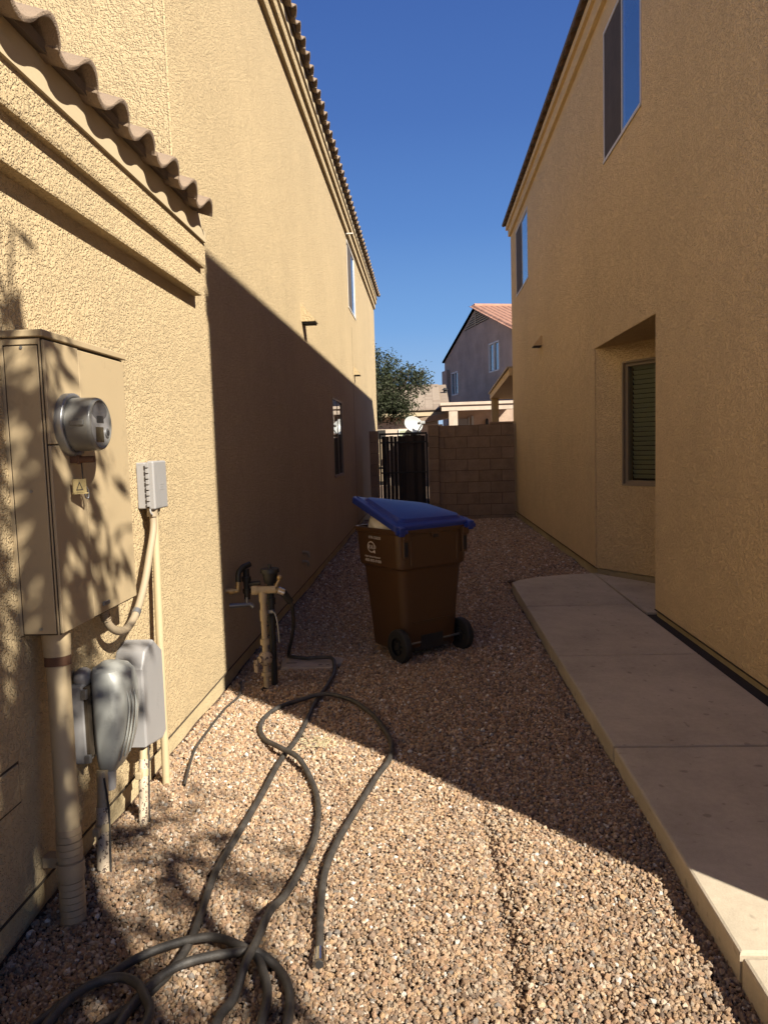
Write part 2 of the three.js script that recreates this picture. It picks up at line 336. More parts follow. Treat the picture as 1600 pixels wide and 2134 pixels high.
// ---------------------------------------------------------------- roof tile: S profile in (z, y), 0.42 long
function tileGeo(w = .288, hi = .054, lo = .024, len = .42, th = .019) {
  const top = [], n = 18;
  for (let i = 0; i <= n; i++) { const u = i / n, y = u < .56 ? hi * Math.pow(Math.sin(Math.PI * u / .56), .85) : -lo * Math.sin(Math.PI * (u - .56) / .44); top.push([u * w, y]); }
  const s = new THREE.Shape([...top, ...top.slice().reverse().map(([a, y]) => [a, y - th])].map((p) => new THREE.Vector2(...p)));
  const g = new THREE.ExtrudeGeometry(s, { depth: len - .008, bevelEnabled: true, bevelSize: .004, bevelThickness: .004, bevelSegments: 2, bevelOffset: -.004 });
  return metreUV(toCreasedNormals(g.translate(0, 0, .004), .7)); // across = x, long = z
}
const TILE = tileGeo(), TILE_FAR = tileGeo(.288, .024, .006, .42, .02);
function eaveTiles(house, { x, y, z0, z1, dirX, pitch, m, rows = 1, seed = 3, geo = TILE }) { // dirX: +1 when the roof rises towards +x
  const r = rngOf(seed), w = .28;
  for (let row = 0; row < rows; row++) for (let z = z0; z > z1; z -= w) {
    const o = new THREE.Mesh(geo, m[Math.floor(r() * m.length)]); o.name = 'roof_tile'; o.castShadow = o.receiveShadow = true;
    const up = row * .36;
    // tile axes: across runs along -z, length runs up the slope
    const c = Math.cos(pitch), s = Math.sin(pitch);
    const ax = V(0, 0, -1), al = V(dirX * c, s, 0), n = V(-dirX * s, c, 0);
    const B = new THREE.Matrix4().makeBasis(ax, n, al);
    if (B.determinant() < 0) { B.makeBasis(V(0, 0, 1), n, al); o.position.z = -w; }
    o.quaternion.setFromRotationMatrix(B);
    const jig = (r() - .5) * .012, tilt = (r() - .5) * .012;
    o.position.add(V(x + al.x * (up + jig), y + al.y * (up + jig) + tilt * .5, z + (r() - .5) * .006));
    house.add(o);
  }
}
const deg = Math.PI / 180;

// ---------------------------------------------------------------- left house
{
  const h = thing('stucco_house', 'sunlit tan stucco house on the left with low garage eave and utility boxes', 'house', [0, 0, 0]);
  const X = -1.29, winUp = rect(-13.36, -14.72, 4.03, 5.2), winLow = rect(-10.5, -11.68, 1.11, 2.25);
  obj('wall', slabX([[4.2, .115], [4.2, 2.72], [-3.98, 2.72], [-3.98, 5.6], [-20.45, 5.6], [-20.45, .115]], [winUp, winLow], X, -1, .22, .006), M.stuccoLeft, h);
  obj('front_wall', bx(-8, X - .004, 2.5, 5.6, -3.975, -4.19), M.stuccoLeft, h);
  obj('corner_bead', cyl(V(X - .005, 2.8, -3.981), V(X - .005, 5.3, -3.981), .008, .008, 8), M.stuccoLeft, h);
  obj('rear_wall', bx(-8, X - .221, .1, 5.6, -20.2, -20.44), M.stuccoLeft, h);
  obj('footing', [bx(X - .2, X - .022, -.1, .112, 4.2, -20.4)], M.footing, h);
  obj('weep_screed', bx(X - .03, X + .004, .112, .118, 4.2, -20.42), M.seam, h);
  // garage cornice
  obj('cornice_band', alongZ([[X, 2.39], [-1.235, 2.39], [-1.232, 2.40], [-1.232, 2.536], [X, 2.536]], 4.2, -4.2, .004), M.stuccoLeft, h);
  obj('cornice_band', alongZ([[X, 2.537], [-1.205, 2.537], [-1.200, 2.55], [-1.200, 2.668], [X, 2.668]], 4.2, -4.19, .004), M.stuccoLeft, h);
  obj('fascia_board', bx(X - .05, -1.186, 2.669, 2.728, 4.2, -4.17), M.trim, h);
  obj('eave_closure', bx(X - .05, -1.192, 2.7285, 2.80, 4.2, -4.12), M.trim, h);
  obj('roof_deck', slabX([[4.2, 0], [4.2, .03], [-3.97, .03], [-3.97, 0]], [], 0, -1, 3.0).rotateZ(-18 * deg).translate(-1.16, 2.775, 0), M.roofDeck, h);
  eaveTiles(h, { x: -1.108, y: 2.79, z0: 3.5, z1: -3.95, dirX: -1, pitch: 18 * deg, m: [M.tile], rows: 2, seed: 21 });
  // main cornice
  const ZN = -3.98, ZF = -20.45;
  obj('cornice_band', alongZ([[X, 5.27], [-1.25, 5.27], [-1.246, 5.28], [-1.246, 5.399], [X, 5.399]], ZN, ZF, .004), M.stuccoLeft, h);
  obj('cornice_band', alongZ([[X, 5.40], [-1.213, 5.40], [-1.21, 5.41], [-1.21, 5.507], [X, 5.507]], ZN, ZF, .004), M.stuccoLeft, h);
  obj('fascia_board', bx(X - .05, -1.19, 5.508, 5.572, ZN, ZF), M.trim, h);
  obj('eave_closure', bx(X - .05, -1.196, 5.5725, 5.63, ZN, ZF), M.trim, h);
  obj('roof_deck', slabX([[ZN, 0], [ZN, .03], [ZF, .03], [ZF, 0]], [], 0, -1, 4.4).rotateZ(-18 * deg).translate(-1.17, 5.61, 0), M.roofDeck, h);
  eaveTiles(h, { x: -1.115, y: 5.628, z0: -4.0, z1: -20.4, dirX: -1, pitch: 18 * deg, m: [M.tile], rows: 1, seed: 22 });
  windowX(h, { x: X, inward: -1, z0: -13.36, z1: -14.72, y0: 4.03, y1: 5.2, frame: M.whiteFrame, screenSide: 'near', d: .0 });
  obj('wall_bracket', [bx(X, -1.15, 5.245, 5.262, -13.2, -13.24)], M.whiteFrame, h);
  windowX(h, { x: X, inward: -1, z0: -10.5, z1: -11.68, y0: 1.11, y1: 2.25, frame: M.tanFrame, d: .004, back: M.room });
  obj('control_joint', bx(X - .01, X + .002, .13, 3.75, -13.795, -13.807), M.seam, h);
  // wall vents: little stuccoed hoods open underneath
  for (const [z, y, k] of [[-8.05, 2.86, 1], [-13.95, 2.86, .8]]) {
    const v = obj('vent_hood', [(() => {
      const s = new THREE.Shape([[0, 0], [.15 * k, 0], [.15 * k, .02], [0, .19 * k]].map((p) => new THREE.Vector2(...p)));
      return new THREE.ExtrudeGeometry(s, { depth: .2 * k, bevelEnabled: false }).translate(X, y + .03, z - .2 * k);
    })()], M.stuccoLeft, h);
    obj('vent_opening', bx(X + .01, X + .14 * k, y + .012, y + .0295, z - .015, z - .19 * k), M.dark, v);
  }
  // drain stubs low on the wall
  for (const [y, z] of [[.45, -7.55], [.36, -7.5], [.5, -13.4]])
    obj('drain_pipe', [tube([V(X - .02, y, z), V(X + .045, y, z), V(X + .062, y - .012, z), V(X + .064, y - .05, z)], .014, 14, 10), cyl(V(X - .01, y, z), V(X + .006, y, z), .022)], M.pipePaint, h);
  // flush access cover low on the wall
  const ac = obj('access_cover', rbx(X - .004, X + .006, .437, .557, -1.93, -2.155, .003), M.stuccoLeft, h);
  obj('cover_seam', [bx(X - .002, X + .0015, .430, .564, -1.923, -2.162)], M.seam, ac);
}

// ---------------------------------------------------------------- right house
{
  const h = thing('stucco_house', 'shaded orange tan stucco house on the right with window niche and concrete walk', 'house', [0, 0, 0]);
  const X = 1.85, ZN = -1.355, ZF = -15.62;
  const w1 = rect(-6.47, -7.74, 4.26, 5.49), w2 = rect(-13.15, -14.76, 4.35, 5.56);
  const outline = [[ZN, .118], [ZN, 5.9], [ZF, 5.9], [ZF, .118], [-8.2, .118], [-8.2, 2.5], [-6.09, 2.5], [-6.09, .118]];
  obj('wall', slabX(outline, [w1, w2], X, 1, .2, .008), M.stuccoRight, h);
  obj('front_wall', bx(X + .201, 9, -.05, 5.9, ZN - .006, ZN - .2), M.stuccoRight, h);
  obj('rear_wall', bx(X + .201, 9, -.05, 5.9, ZF + .006, ZF + .2), M.stuccoRight, h);
  obj('footing', [bx(X + .018, X + .19, -.1, .114, ZN - .01, -6.095), bx(X + .018, X + .19, -.1, .114, -8.195, ZF + .01)], M.footing, h);
  obj('weep_screed', [bx(X - .004, X + .03, .113, .119, ZN, -6.095), bx(X - .004, X + .03, .113, .119, -8.195, ZF)], M.seam, h);
  // niche: a wall turned 45 degrees with a window, a soffit and a side return
  const nich = new THREE.Group();
  const L = 2.56, wx0 = .377, wx1 = 1.7, wy0 = 1.05, wy1 = 2.31;
  const back = slabX(rect(0, L, .118, 2.56), [rect(wx0, wx1, wy0, wy1)], 0, 1, .15);
  const turn = (g) => g.rotateY(35 * Math.PI / 180).translate(X, 0, -8.2); // (x into wall, y, z along it)
  // local z runs along the wall: after the turn it points to (+x, +z)
  obj('niche_wall', turn(back), M.stuccoRight, h);
  obj('corner_bead', cyl(V(X + .002, .12, -8.197), V(X + .002, 2.5, -8.197), .009, .009, 10), M.stuccoRight, h);
  obj('niche_side', bx(X + .201, 4.2, -.05, 2.56, -6.085, -5.95), M.stuccoRight, h);
  obj('niche_soffit', bx(X + .002, 4.2, 2.502, 2.6, -6.09, -8.2), M.stuccoRight, h);
  obj('niche_footing', turn(bx(.015, .14, -.1, .114, .02, L)), M.footing, h);
  const nw = obj('window', [bx(.03, .09, wy0, wy0 + .04, wx0, wx1), bx(.03, .09, wy1 - .04, wy1, wx0, wx1), bx(.03, .09, wy0 + .04, wy1 - .04, wx0, wx0 + .04), bx(.03, .09, wy0 + .04, wy1 - .04, wx1 - .04, wx1)].map(turn), M.tanFrame, h);
  obj('sill', turn(bx(-.006, .029, wy0 - .014, wy0 + .006, wx0 - .01, wx1 + .01)), M.tanFrame, nw);
  obj('jamb', [turn(bx(-.003, .029, wy0 + .007, wy1, wx0 - .012, wx0 + .006)), turn(bx(-.003, .029, wy1 - .006, wy1 + .012, wx0, wx1))], M.tanFrame, nw);
  obj('pane', turn(bx(.05, .054, wy0 + .04, wy1 - .04, wx0 + .04, wx1 - .04)), M.glassDim, nw);
  const n = 24, st = (wy1 - wy0 - .09) / n;
  for (let i = 0; i < n; i++) obj('blind_slat', turn(bx(-.024, .024, -.0015, .0015, wx0 + .05, wx1 - .05).rotateZ(-.95).translate(.105, wy0 + .055 + (i + .5) * st, 0)), M.blind, nw);
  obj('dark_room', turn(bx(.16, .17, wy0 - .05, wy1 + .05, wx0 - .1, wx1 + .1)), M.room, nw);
  // eave
  obj('cornice_band', alongZ([[X, 5.72], [1.805, 5.72], [1.80, 5.73], [1.80, 5.868], [X, 5.868]], ZN - .02, ZF, .004), M.stuccoRight, h);
  obj('fascia_board', bx(1.762, X + .1, 5.869, 5.95, ZN - .08, ZF - .1), M.trimRight, h);
  obj('eave_closure', bx(1.772, X + .1, 5.9505, 5.985, ZN - .08, ZF - .1), M.dark, h);
  obj('roof_deck', slabX([[ZN - .1, 0], [ZN - .1, .03], [ZF - .15, .03], [ZF - .15, 0]], [], 0, 1, 5).rotateZ(18 * deg).translate(1.70, 5.968, 0), M.roofDeck, h);
  eaveTiles(h, { x: 1.705, y: 5.975, z0: ZN - .13, z1: ZF - .1, dirX: 1, pitch: 18 * deg, m: [M.tileDark], seed: 23, geo: TILE_FAR });
  windowX(h, { x: X, inward: 1, z0: -6.47, z1: -7.74, y0: 4.26, y1: 5.49, frame: M.whiteFrame, screenSide: 'far', back: M.room });
  windowX(h, { x: X, inward: 1, z0: -13.15, z1: -14.76, y0: 4.35, y1: 5.56, frame: M.whiteFrame, screenSide: 'far', back: M.room });
  const v = (() => { const s = new THREE.Shape([[0, 0], [.13, 0], [.13, .012], [0, .16]].map((p) => new THREE.Vector2(...p))); return new THREE.ExtrudeGeometry(s, { depth: .22, bevelEnabled: false }).rotateY(Math.PI).translate(X, 3.02, -11.75); })();
  const vh = obj('vent_hood', v, M.stuccoRight, h);
  obj('vent_opening', bx(X - .125, X - .01, 3.004, 3.0195, -11.765, -11.955), M.dark, vh);
  // patio cover behind the house
  obj('patio_roof', slabX([[-15.64, 2.93], [-15.64, 3.08], [-20.2, 2.87], [-20.2, 2.72]], [], 1.78, 1, 4, .004), M.trimRight, h);
  obj('patio_roof_edge', slabX([[-15.64, 3.081], [-15.64, 3.115], [-20.25, 2.905], [-20.25, 2.871]], [], 1.74, 1, 4.1), M.trim, h);
  obj('patio_post', bx(1.80, 1.98, -.1, 2.73, -19.9, -20.1), M.stuccoRight, h);
  obj('patio_wall', bx(3.4, 3.6, -.05, 2.7, -15.9, -20), M.stuccoRight, h);
}

// ---------------------------------------------------------------- electrical service on the left wall
const WX = -1.29;
{
  const t = thing('electrical_panel', 'tall beige painted electrical service cabinet carrying the round meter', 'electrical panel', [WX, 0, -2.23]);
  // local: x out of the wall, z negative away from the camera
  obj('cabinet', rbx(0, .127, .943, 1.87, 0, -.612, .005), M.panelPaint, t);
  obj('rain_cap', rbx(-.001, .142, 1.871, 1.893, .012, -.622, .004), M.panelPaint, t);
  obj('seam', [bx(.1272, .1282, .944, 1.868, -.001, -.611), bx(.002, .125, .9445, 1.868, .0002, .0012)], M.seam, t);
  obj('meter_cover', rbx(.1275, .1375, 1.5445, 1.864, -.003, -.2265, .003), M.panelPaint, t);
  obj('lower_cover', rbx(.1275, .1375, .948, 1.5405, -.003, -.2265, .003), M.panelPaint, t);
  const door = obj('door', rbx(.1275, .1335, .948, 1.862, -.2345, -.610, .003), M.panelPaint, t);
  obj('latch', [rbx(.1336, .140, .972, .986, -.30, -.35, .002)], M.galv, door);
  obj('side_cover', rbx(.014, .1185, .949, 1.845, .0005, .005, .002), M.panelPaint, t);
  obj('side_frame', [rbx(.0, .0105, .944, 1.868, .0005, .004, .0015), rbx(.1225, .1275, .944, 1.868, .0005, .004, .0015), rbx(.0105, .1225, 1.849, 1.868, .0005, .004, .0015)], M.panelPaint, t);
  obj('screw', [.965, 1.40, 1.84].map((y) => cyl(V(.07, y, .004), V(.07, y, .0075), .005, .005, 10)), M.galv, t);
}
{
  const t = thing('electric_meter', 'round grey electric meter with small dark display on the cabinet front', 'electric meter', [-1.153, 1.607, -2.362]);
  const lx = (pts, seg = 48) => new THREE.LatheGeometry(pts.map((p) => new THREE.Vector2(...p)), seg).rotateZ(-Math.PI / 2);
  obj('ring', lx([[0, -.004], [.098, -.004], [.102, 0], [.102, .022], [.098, .026], [.09, .027], [.088, .02]]), M.galv, t);
  obj('cover', lx([[.088, .02], [.087, .03], [.086, .095], [.083, .104], [.078, .108], [.0745, .108], [.073, .103], [.0, .1025]]), M.meterGrey, t);
  const f = obj('face', lx([[0, .1035], [.071, .1035], [.071, .1028]]), M.meterFace, t);
  obj('display', bx(.1036, .1048, .004, .026, .024, -.026), M.dark, f);
  obj('nameplate', bx(.1036, .1046, -.058, -.010, .034, -.022), mat([.055, .045, .03], { roughness: .25 }), f);
  obj('upper_window', lx([[0, .1042], [.056, .1042], [.062, .1036]]).scale(1, .46, .92).translate(0, .041, 0), mat([.085, .083, .088], { roughness: .15 }), f);
  obj('optical_port', [cyl(V(.1036, -.028, -.046), V(.108, -.028, -.046), .016, .015, 20)], M.galv, f);
  obj('port_button', cyl(V(.108, -.028, -.046), V(.1095, -.028, -.046), .009, .009, 16), M.dark, f);
  obj('side_handle', rbx(.045, .09, -.006, .012, .08, .091, .003), M.meterGrey, t);
}
{
  const t = thing('meter_lock', 'dark barrel lock and seal hanging under the round meter', 'lock', [-1.153, 1.495, -2.365]);
  obj('clasp', [rbx(0, .026, -.012, .016, -.014, .016, .003), rbx(.022, .03, -.016, .012, -.01, .012, .002)], M.rust, t);
  obj('barrel', cyl(V(.026, -.001, 0), V(.075, -.001, 0), .011, .011, 18), M.rust, t);
  obj('wire', [tube([V(.03, -.01, -.004), V(.032, -.05, -.002), V(.03, -.085, -.006), V(.028, -.10, -.004)], .0025, 20, 6)], M.dark, t);
  obj('shackle', tube([V(.032, -.088, -.02), V(.036, -.105, -.028), V(.034, -.13, -.026), V(.03, -.125, -.018), V(.03, -.10, -.018)], .003, 24, 8), M.galv, t);
}
{
  const t = thing('warning_tag', 'small yellow warning tag hanging from the meter lock', 'tag', [-1.122, 1.415, -2.352], -.5);
  obj('plate', rbx(-.003, .002, -.028, .016, -.02, .03, .001), M.yellowTag, t);
  const s = new THREE.Shape([[-.012, -.02], [.014, -.02], [.001, .008]].map((p) => new THREE.Vector2(...p)));
  s.holes.push(new THREE.Path([[-.008, -.0175], [.010, -.0175], [.001, .0025]].map((p) => new THREE.Vector2(...p))));
  obj('warning_triangle', new THREE.ExtrudeGeometry(s, { depth: .001, bevelEnabled: false }).rotateY(Math.PI / 2).translate(.0022, 0, .008), M.dark, t);
  obj('lower_lip', rbx(-.004, .008, -.033, -.0285, -.022, .032, .001), M.yellowTag, t);
}
{
  const t = thing('service_conduit', 'thick beige service conduit running from the cabinet bottom into the gravel', 'conduit', [-1.212, 0, -2.30]);
  const a = V(0, .905, 0), b = V(.045, -.07, .10), at = (y) => b.clone().lerp(a, (y + .07) / .975);
  obj('pipe', cyl(at(.27), at(.905), .036, .036, 36), M.pipePaint, t);
  obj('collar', [cyl(at(.83), at(.86), .041, .041, 36)], M.rust, t);
  obj('hub', cyl(at(.862), V(0, .945, 0), .042, .045, 36), M.panelPaint, t);
  const r = rngOf(8), rings = [];
  for (let y = -.09; y < .30; y += .021) { const k = .039 + r() * .0018; rings.push(cyl(at(y), at(y + .019), k, k - .001, 36)); }
  obj('tape_wrap', rings, M.tape, t);
  obj('strap', [cyl(at(.155), at(.20), .0435, .0435, 36), rbx(-.075, .0, .16, .195, .0, .05, .003)], M.tape, t);
}
{
  const t = thing('cable_box', 'small light grey plastic cable box beside the electrical cabinet', 'utility box', [WX, 0, -3.235]);
  obj('base', rbx(0, .043, 1.262, 1.47, -.004, -.155, .006), M.greyPlastic, t);
  const c = obj('cover', rbx(.052, .085, 1.258, 1.476, .006, -.158, .009, 3), M.greyPlastic, t);
  obj('gasket', bx(.043, .053, 1.268, 1.464, -.012, -.148), M.seam, t);
  for (let i = 0; i < 8; i++) obj('hinge', [rbx(.047, .062, 1.272 + i * .025, 1.292 + i * .025, .004, .0095, .002)], M.greyPlastic, c);
  obj('clip', [rbx(.055, .066, 1.335, 1.36, -.157, -.166, .002), rbx(.055, .066, 1.37, 1.385, -.157, -.164, .002)], M.galv, c);
  obj('emboss', [bx(.085, .0862, 1.345, 1.372, -.06, -.064), bx(.085, .0862, 1.345, 1.349, -.064, -.115), bx(.085, .0862, 1.368, 1.372, -.064, -.115), bx(.085, .0862, 1.356, 1.36, -.064, -.105)], M.greyPlastic, c);
  obj('cable_tail', tube([V(.058, 1.262, .004), V(.062, 1.245, .006), V(.067, 1.236, 0)], .004, 12, 6), M.greyPlastic, t);
}
{
  const t = thing('flexible_conduit', 'curved beige flexible conduit looping from grey cable box to cabinet bottom', 'conduit', [WX, 0, -3.235]);
  const Z = (z) => z + 3.235, pts = [V(.055, 1.262, -.03), V(.06, 1.18, -.02), V(.066, 1.06, Z(-3.17)), V(.072, .95, Z(-3.08)), V(.078, .86, Z(-2.97)), V(.082, .815, Z(-2.86)), V(.08, .825, Z(-2.76)), V(.072, .87, Z(-2.70)), V(.066, .95, Z(-2.68))];
  obj('tubing', tube(pts, .0155, 120, 14), M.flexPaint, t);
  obj('connector', [cyl(V(.055, 1.225, -.027), V(.055, 1.262, -.03), .023, .024, 20)], M.flexPaint, t);
  const rr = []; for (let i = 0; i < 9; i++) { const c = new THREE.CatmullRomCurve3(pts, false, 'centripetal'), p = c.getPoint(.9 + i * .011), q = c.getPoint(.9 + i * .011 + .005); rr.push(cyl(p, q, .0185, .0185, 16)); }
  obj('ribbed_end', rr, M.pvcGrey, t);
  const c = new THREE.CatmullRomCurve3(pts, false, 'centripetal');
  obj('clamp', [cyl(c.getPoint(.50), c.getPoint(.525), .018, .018, 16)], M.galv, t);
}
{
  const t = thing('slim_conduit', 'slim straight beige conduit from grey cable box down to the gravel', 'conduit', [WX, 0, -3.2]);
  obj('pipe', cyl(V(.085, -.06, .035), V(.045, 1.24, -.115), .0175, .0175, 18), M.pipePaint, t);
  obj('elbow', [tube([V(.045, 1.235, -.115), V(.043, 1.25, -.14), V(.02, 1.245, -.165), V(-.03, 1.235, -.17)], .021, 16, 12)], M.pipePaint, t);
}
// grey telecom boxes: a tapering shield cover on a flat base
{
  const t = thing('telephone_box', 'rounded grey green telephone box tapering to its bottom, nearest the thick conduit', 'utility box', [WX, 0, -2.62]);
  obj('base', rbx(0, .05, .40, .69, .115, -.1, .006), M.greyPlastic, t);
  obj('gasket', bx(.05, .062, .42, .68, .108, -.09), M.seam, t);
  const lv = [[.33, .085, .045], [.345, .12, .06], [.40, .165, .088], [.47, .188, .108], [.56, .197, .118], [.65, .197, .12], [.70, .186, .112], [.725, .165, .092], [.735, .13, .06]];
  const cv = obj('cover', [loft(lv.map(([y, w, d]) => ({ y, w: d, d: w, r: Math.min(d, w) * .34, x: .062 + d / 2 - .012 * 0, z: .002 })), true, true, 7)], M.greyGreen, t);
  for (const k of [0, 1, 2]) obj('rib', tube([V(.170 - k * .004, .69, .045 - k * .03), V(.187, .60, .04 - k * .030), V(.182, .50, .062 - k * .034), V(.158, .40, .085 - k * .045)], .0032, 24, 6), M.greyGreen, cv);
  obj('hinge', [rbx(.045, .066, .405, .435, .104, .12, .003), rbx(.045, .066, .64, .675, .104, .12, .003)], M.galv, t);
  obj('rounded_cap', [new THREE.SphereGeometry(.045, 20, 12).scale(.7, .8, 1).translate(.03, .705, .06)], M.greyPlastic, t);
  obj('cable_gland', cyl(V(.09, .28, .05), V(.09, .35, .045), .03, .034, 20), M.greyPlastic, t);
}
{
  const t = thing('network_box', 'flat faced pale grey network box with sloped top behind the rounded one', 'utility box', [WX, 0, -2.89]);
  // sloped hood outline in (z, y), pushed out from the wall
  obj('cover', slabX([[.015, .31], [.015, .635], [-.025, .70], [-.12, .725], [-.215, .655], [-.215, .295], [-.17, .275]], [], 0, 1, .108, .008), M.greyPlastic, t);
  obj('hinge', [rbx(.05, .064, .60, .635, .014, .024, .002), rbx(.05, .064, .36, .39, .014, .024, .002)], M.dark, t);
  obj('seam', [bx(.06, .064, .32, .63, .0145, .0165)], M.seam, t);
  obj('screw', [cyl(V(.1, .31, -.217), V(.1, .31, -.222), .006, .006, 10)], M.dark, t);
}
function standpipe(label, [ax, ay, az], [bx_, by, bz], r, coup, clampY, wires) {
  const t = thing('cable_conduit', label, 'conduit', [ax, 0, az]);
  const a = V(0, ay, 0), b = V(bx_ - ax, by, bz - az), at = (y) => b.clone().lerp(a, (y - by) / (ay - by));
  obj('upper_pipe', cyl(at(coup), a, r * .86, r * .86, 24), M.pipePaint, t);
  obj('lower_pipe', cyl(b, at(coup), r, r, 24), M.pipePeel, t);
  obj('strap', [cyl(at(clampY - .012), at(clampY + .014), r * 1.14, r * 1.14, 24), ...[-1, 1].map((s) => { const p = at(clampY); return rbx(p.x - .02, p.x + .006, p.y - .012, p.y + .014, p.z + s * r * 1.05, p.z + s * (r * 1.05 + .022), .003); })], M.pipePaint, t);
  for (const s of wires) obj('ground_wire', tube([at(ay - .02).add(V(r * .6, 0, s * r)), at(coup).add(V(r * 1.1, 0, s * r * .5)), at(clampY).add(V(r * 1.15, 0, s * r * .3)), at(by + .03).add(V(r * 1.3, 0, s * r * .3))], .0035, 30, 6), M.dark, t);
}
standpipe('flaking painted conduit standing under the rounded telephone box', [-1.205, .36, -2.55], [-1.185, -.05, -2.455], .0235, .235, .165, [.8]);
standpipe('leaning flaking conduit with clamp standing under the flat network box', [-1.20, .34, -2.93], [-1.17, -.05, -2.79], .0185, .25, .20, [-.9]);

// ---------------------------------------------------------------- water connection near the house corner
{
  const t = thing('water_riser', 'beige water riser pipe with tee, ball valve and black vacuum breaker', 'water pipe', [-1.03, 0, -4.495]);
  obj('pipe', [cyl(V(0, -.05, 0), V(0, .60, 0), .0185, .0185, 20), cyl(V(0, .30, 0), V(0, .335, 0), .029, .029, 20), cyl(V(0, .45, 0), V(0, .52, 0), .0235, .0235, 20), cyl(V(0, .10, 0), V(0, .125, 0), .03, .03, 20)], M.pipePaint, t);
  obj('tee', [cyl(V(-.062, .645, .01), V(.082, .645, -.01), .0235, .0235, 20), cyl(V(0, .57, 0), V(0, .645, 0), .0245, .0245, 20), cyl(V(-.066, .645, .01), V(-.03, .645, .006), .028, .028, 20)], M.pipePaint, t);
  const bv = obj('ball_valve', [new THREE.SphereGeometry(.044, 24, 16).scale(1, 1.15, 1).translate(0, .21, 0), cyl(V(0, .21, 0), V(-.03, .215, .05), .024, .02, 16)], M.pvcGrey, t);
  obj('valve_handle', rbx(-.062, -.036, .135, .215, .048, .062, .005), M.pvcGrey, bv);
  obj('vacuum_breaker', [cyl(V(.035, .675, -.07), V(.035, .745, -.07), .036, .05, 24), cyl(V(.035, .745, -.07), V(.035, .768, -.07), .062, .058, 24), cyl(V(.035, .768, -.07), V(.035, .795, -.07), .012, .01, 12)], M.blackPlastic, t);
  obj('black_riser', [cyl(V(.035, -.05, -.075), V(.035, .68, -.07), .021, .021, 18), cyl(V(.035, .42, -.07), V(.035, .47, -.07), .03, .03, 18), cyl(V(.035, .54, -.07), V(.035, .58, -.07), .029, .029, 18)], M.blackPlastic, t);
  const lv = obj('lever', [tube([V(.05, .50, -.03), V(.064, .495, -.02), V(.078, .46, -.01), V(.086, .40, -.008), V(.09, .31, -.008)], .0055, 24, 8), rbx(.02, .056, .49, .512, -.05, -.02, .004)], M.galv, t);
  obj('bib', [cyl(V(.082, .645, -.01), V(.115, .632, -.02), .019, .017, 16), cyl(V(.082, .66, -.012), V(.10, .70, -.03), .012, .01, 12), new THREE.SphereGeometry(.018, 14, 10).translate(.104, .715, -.032)], M.brass, lv.parent);
  obj('pipe_boot', [cyl(V(-.03, -.02, .06), V(.0, .012, -.02), .032, .028, 16)], M.blackPlastic, t);
}
{
  const t = thing('outdoor_tap', 'weathered brass tap with black elbow on the wall behind the water riser', 'tap', [WX, .56, -4.72]);
  obj('spout', [cyl(V(-.02, .065, .12), V(.07, .06, .1), .017, .017, 16), cyl(V(.07, .055, .1), V(.075, .12, .09), .016, .016, 16), cyl(V(.02, .06, .115), V(.045, .06, .108), .024, .024, 8)], M.brass, t);
  obj('elbow', [tube([V(.075, .115, .09), V(.078, .17, .085), V(.095, .20, .06), V(.13, .215, 0)], .019, 24, 12)], M.blackPlastic, t);
  obj('body', [cyl(V(.1, .18, -.02), V(.1, -.02, -.02), .022, .02, 16), cyl(V(.1, .10, -.02), V(.1, .13, -.02), .031, .031, 16), cyl(V(.1, .02, -.02), V(.1, .05, -.02), .03, .03, 8), cyl(V(.1, .08, -.02), V(.19, .085, -.02), .015, .015, 14)], M.blackPlastic, t);
  obj('lower_spout', [cyl(V(-.02, -.05, .05), V(.12, -.055, -.02), .015, .015, 16), cyl(V(.12, -.055, -.02), V(.14, -.075, -.02), .017, .015, 12), cyl(V(.1, -.05, -.01), V(.1, -.005, -.01), .012, .012, 12)], M.galv, t);
}
{
  const t = thing('valve_box_lid', 'flat pale concrete valve box lid lying in the gravel', 'valve box', [-.82, .018, -4.97], -.02);
  const lid = obj('lid', plan([[-.19, .12], [-.225, -.1], [-.21, -.12], [.19, -.125], [.215, -.1], [.215, .0], [.19, .02], [.17, .1], [.15, .12]], -.03, .024, .008), M.concreteOld, t);
  obj('slot', [rbx(-.17, -.10, .0225, .0252, .01, .025, .001), rbx(.06, .085, .0225, .0252, .06, .072, .001), rbx(.11, .135, .0225, .0252, .06, .072, .001)], M.dark, lid);
}

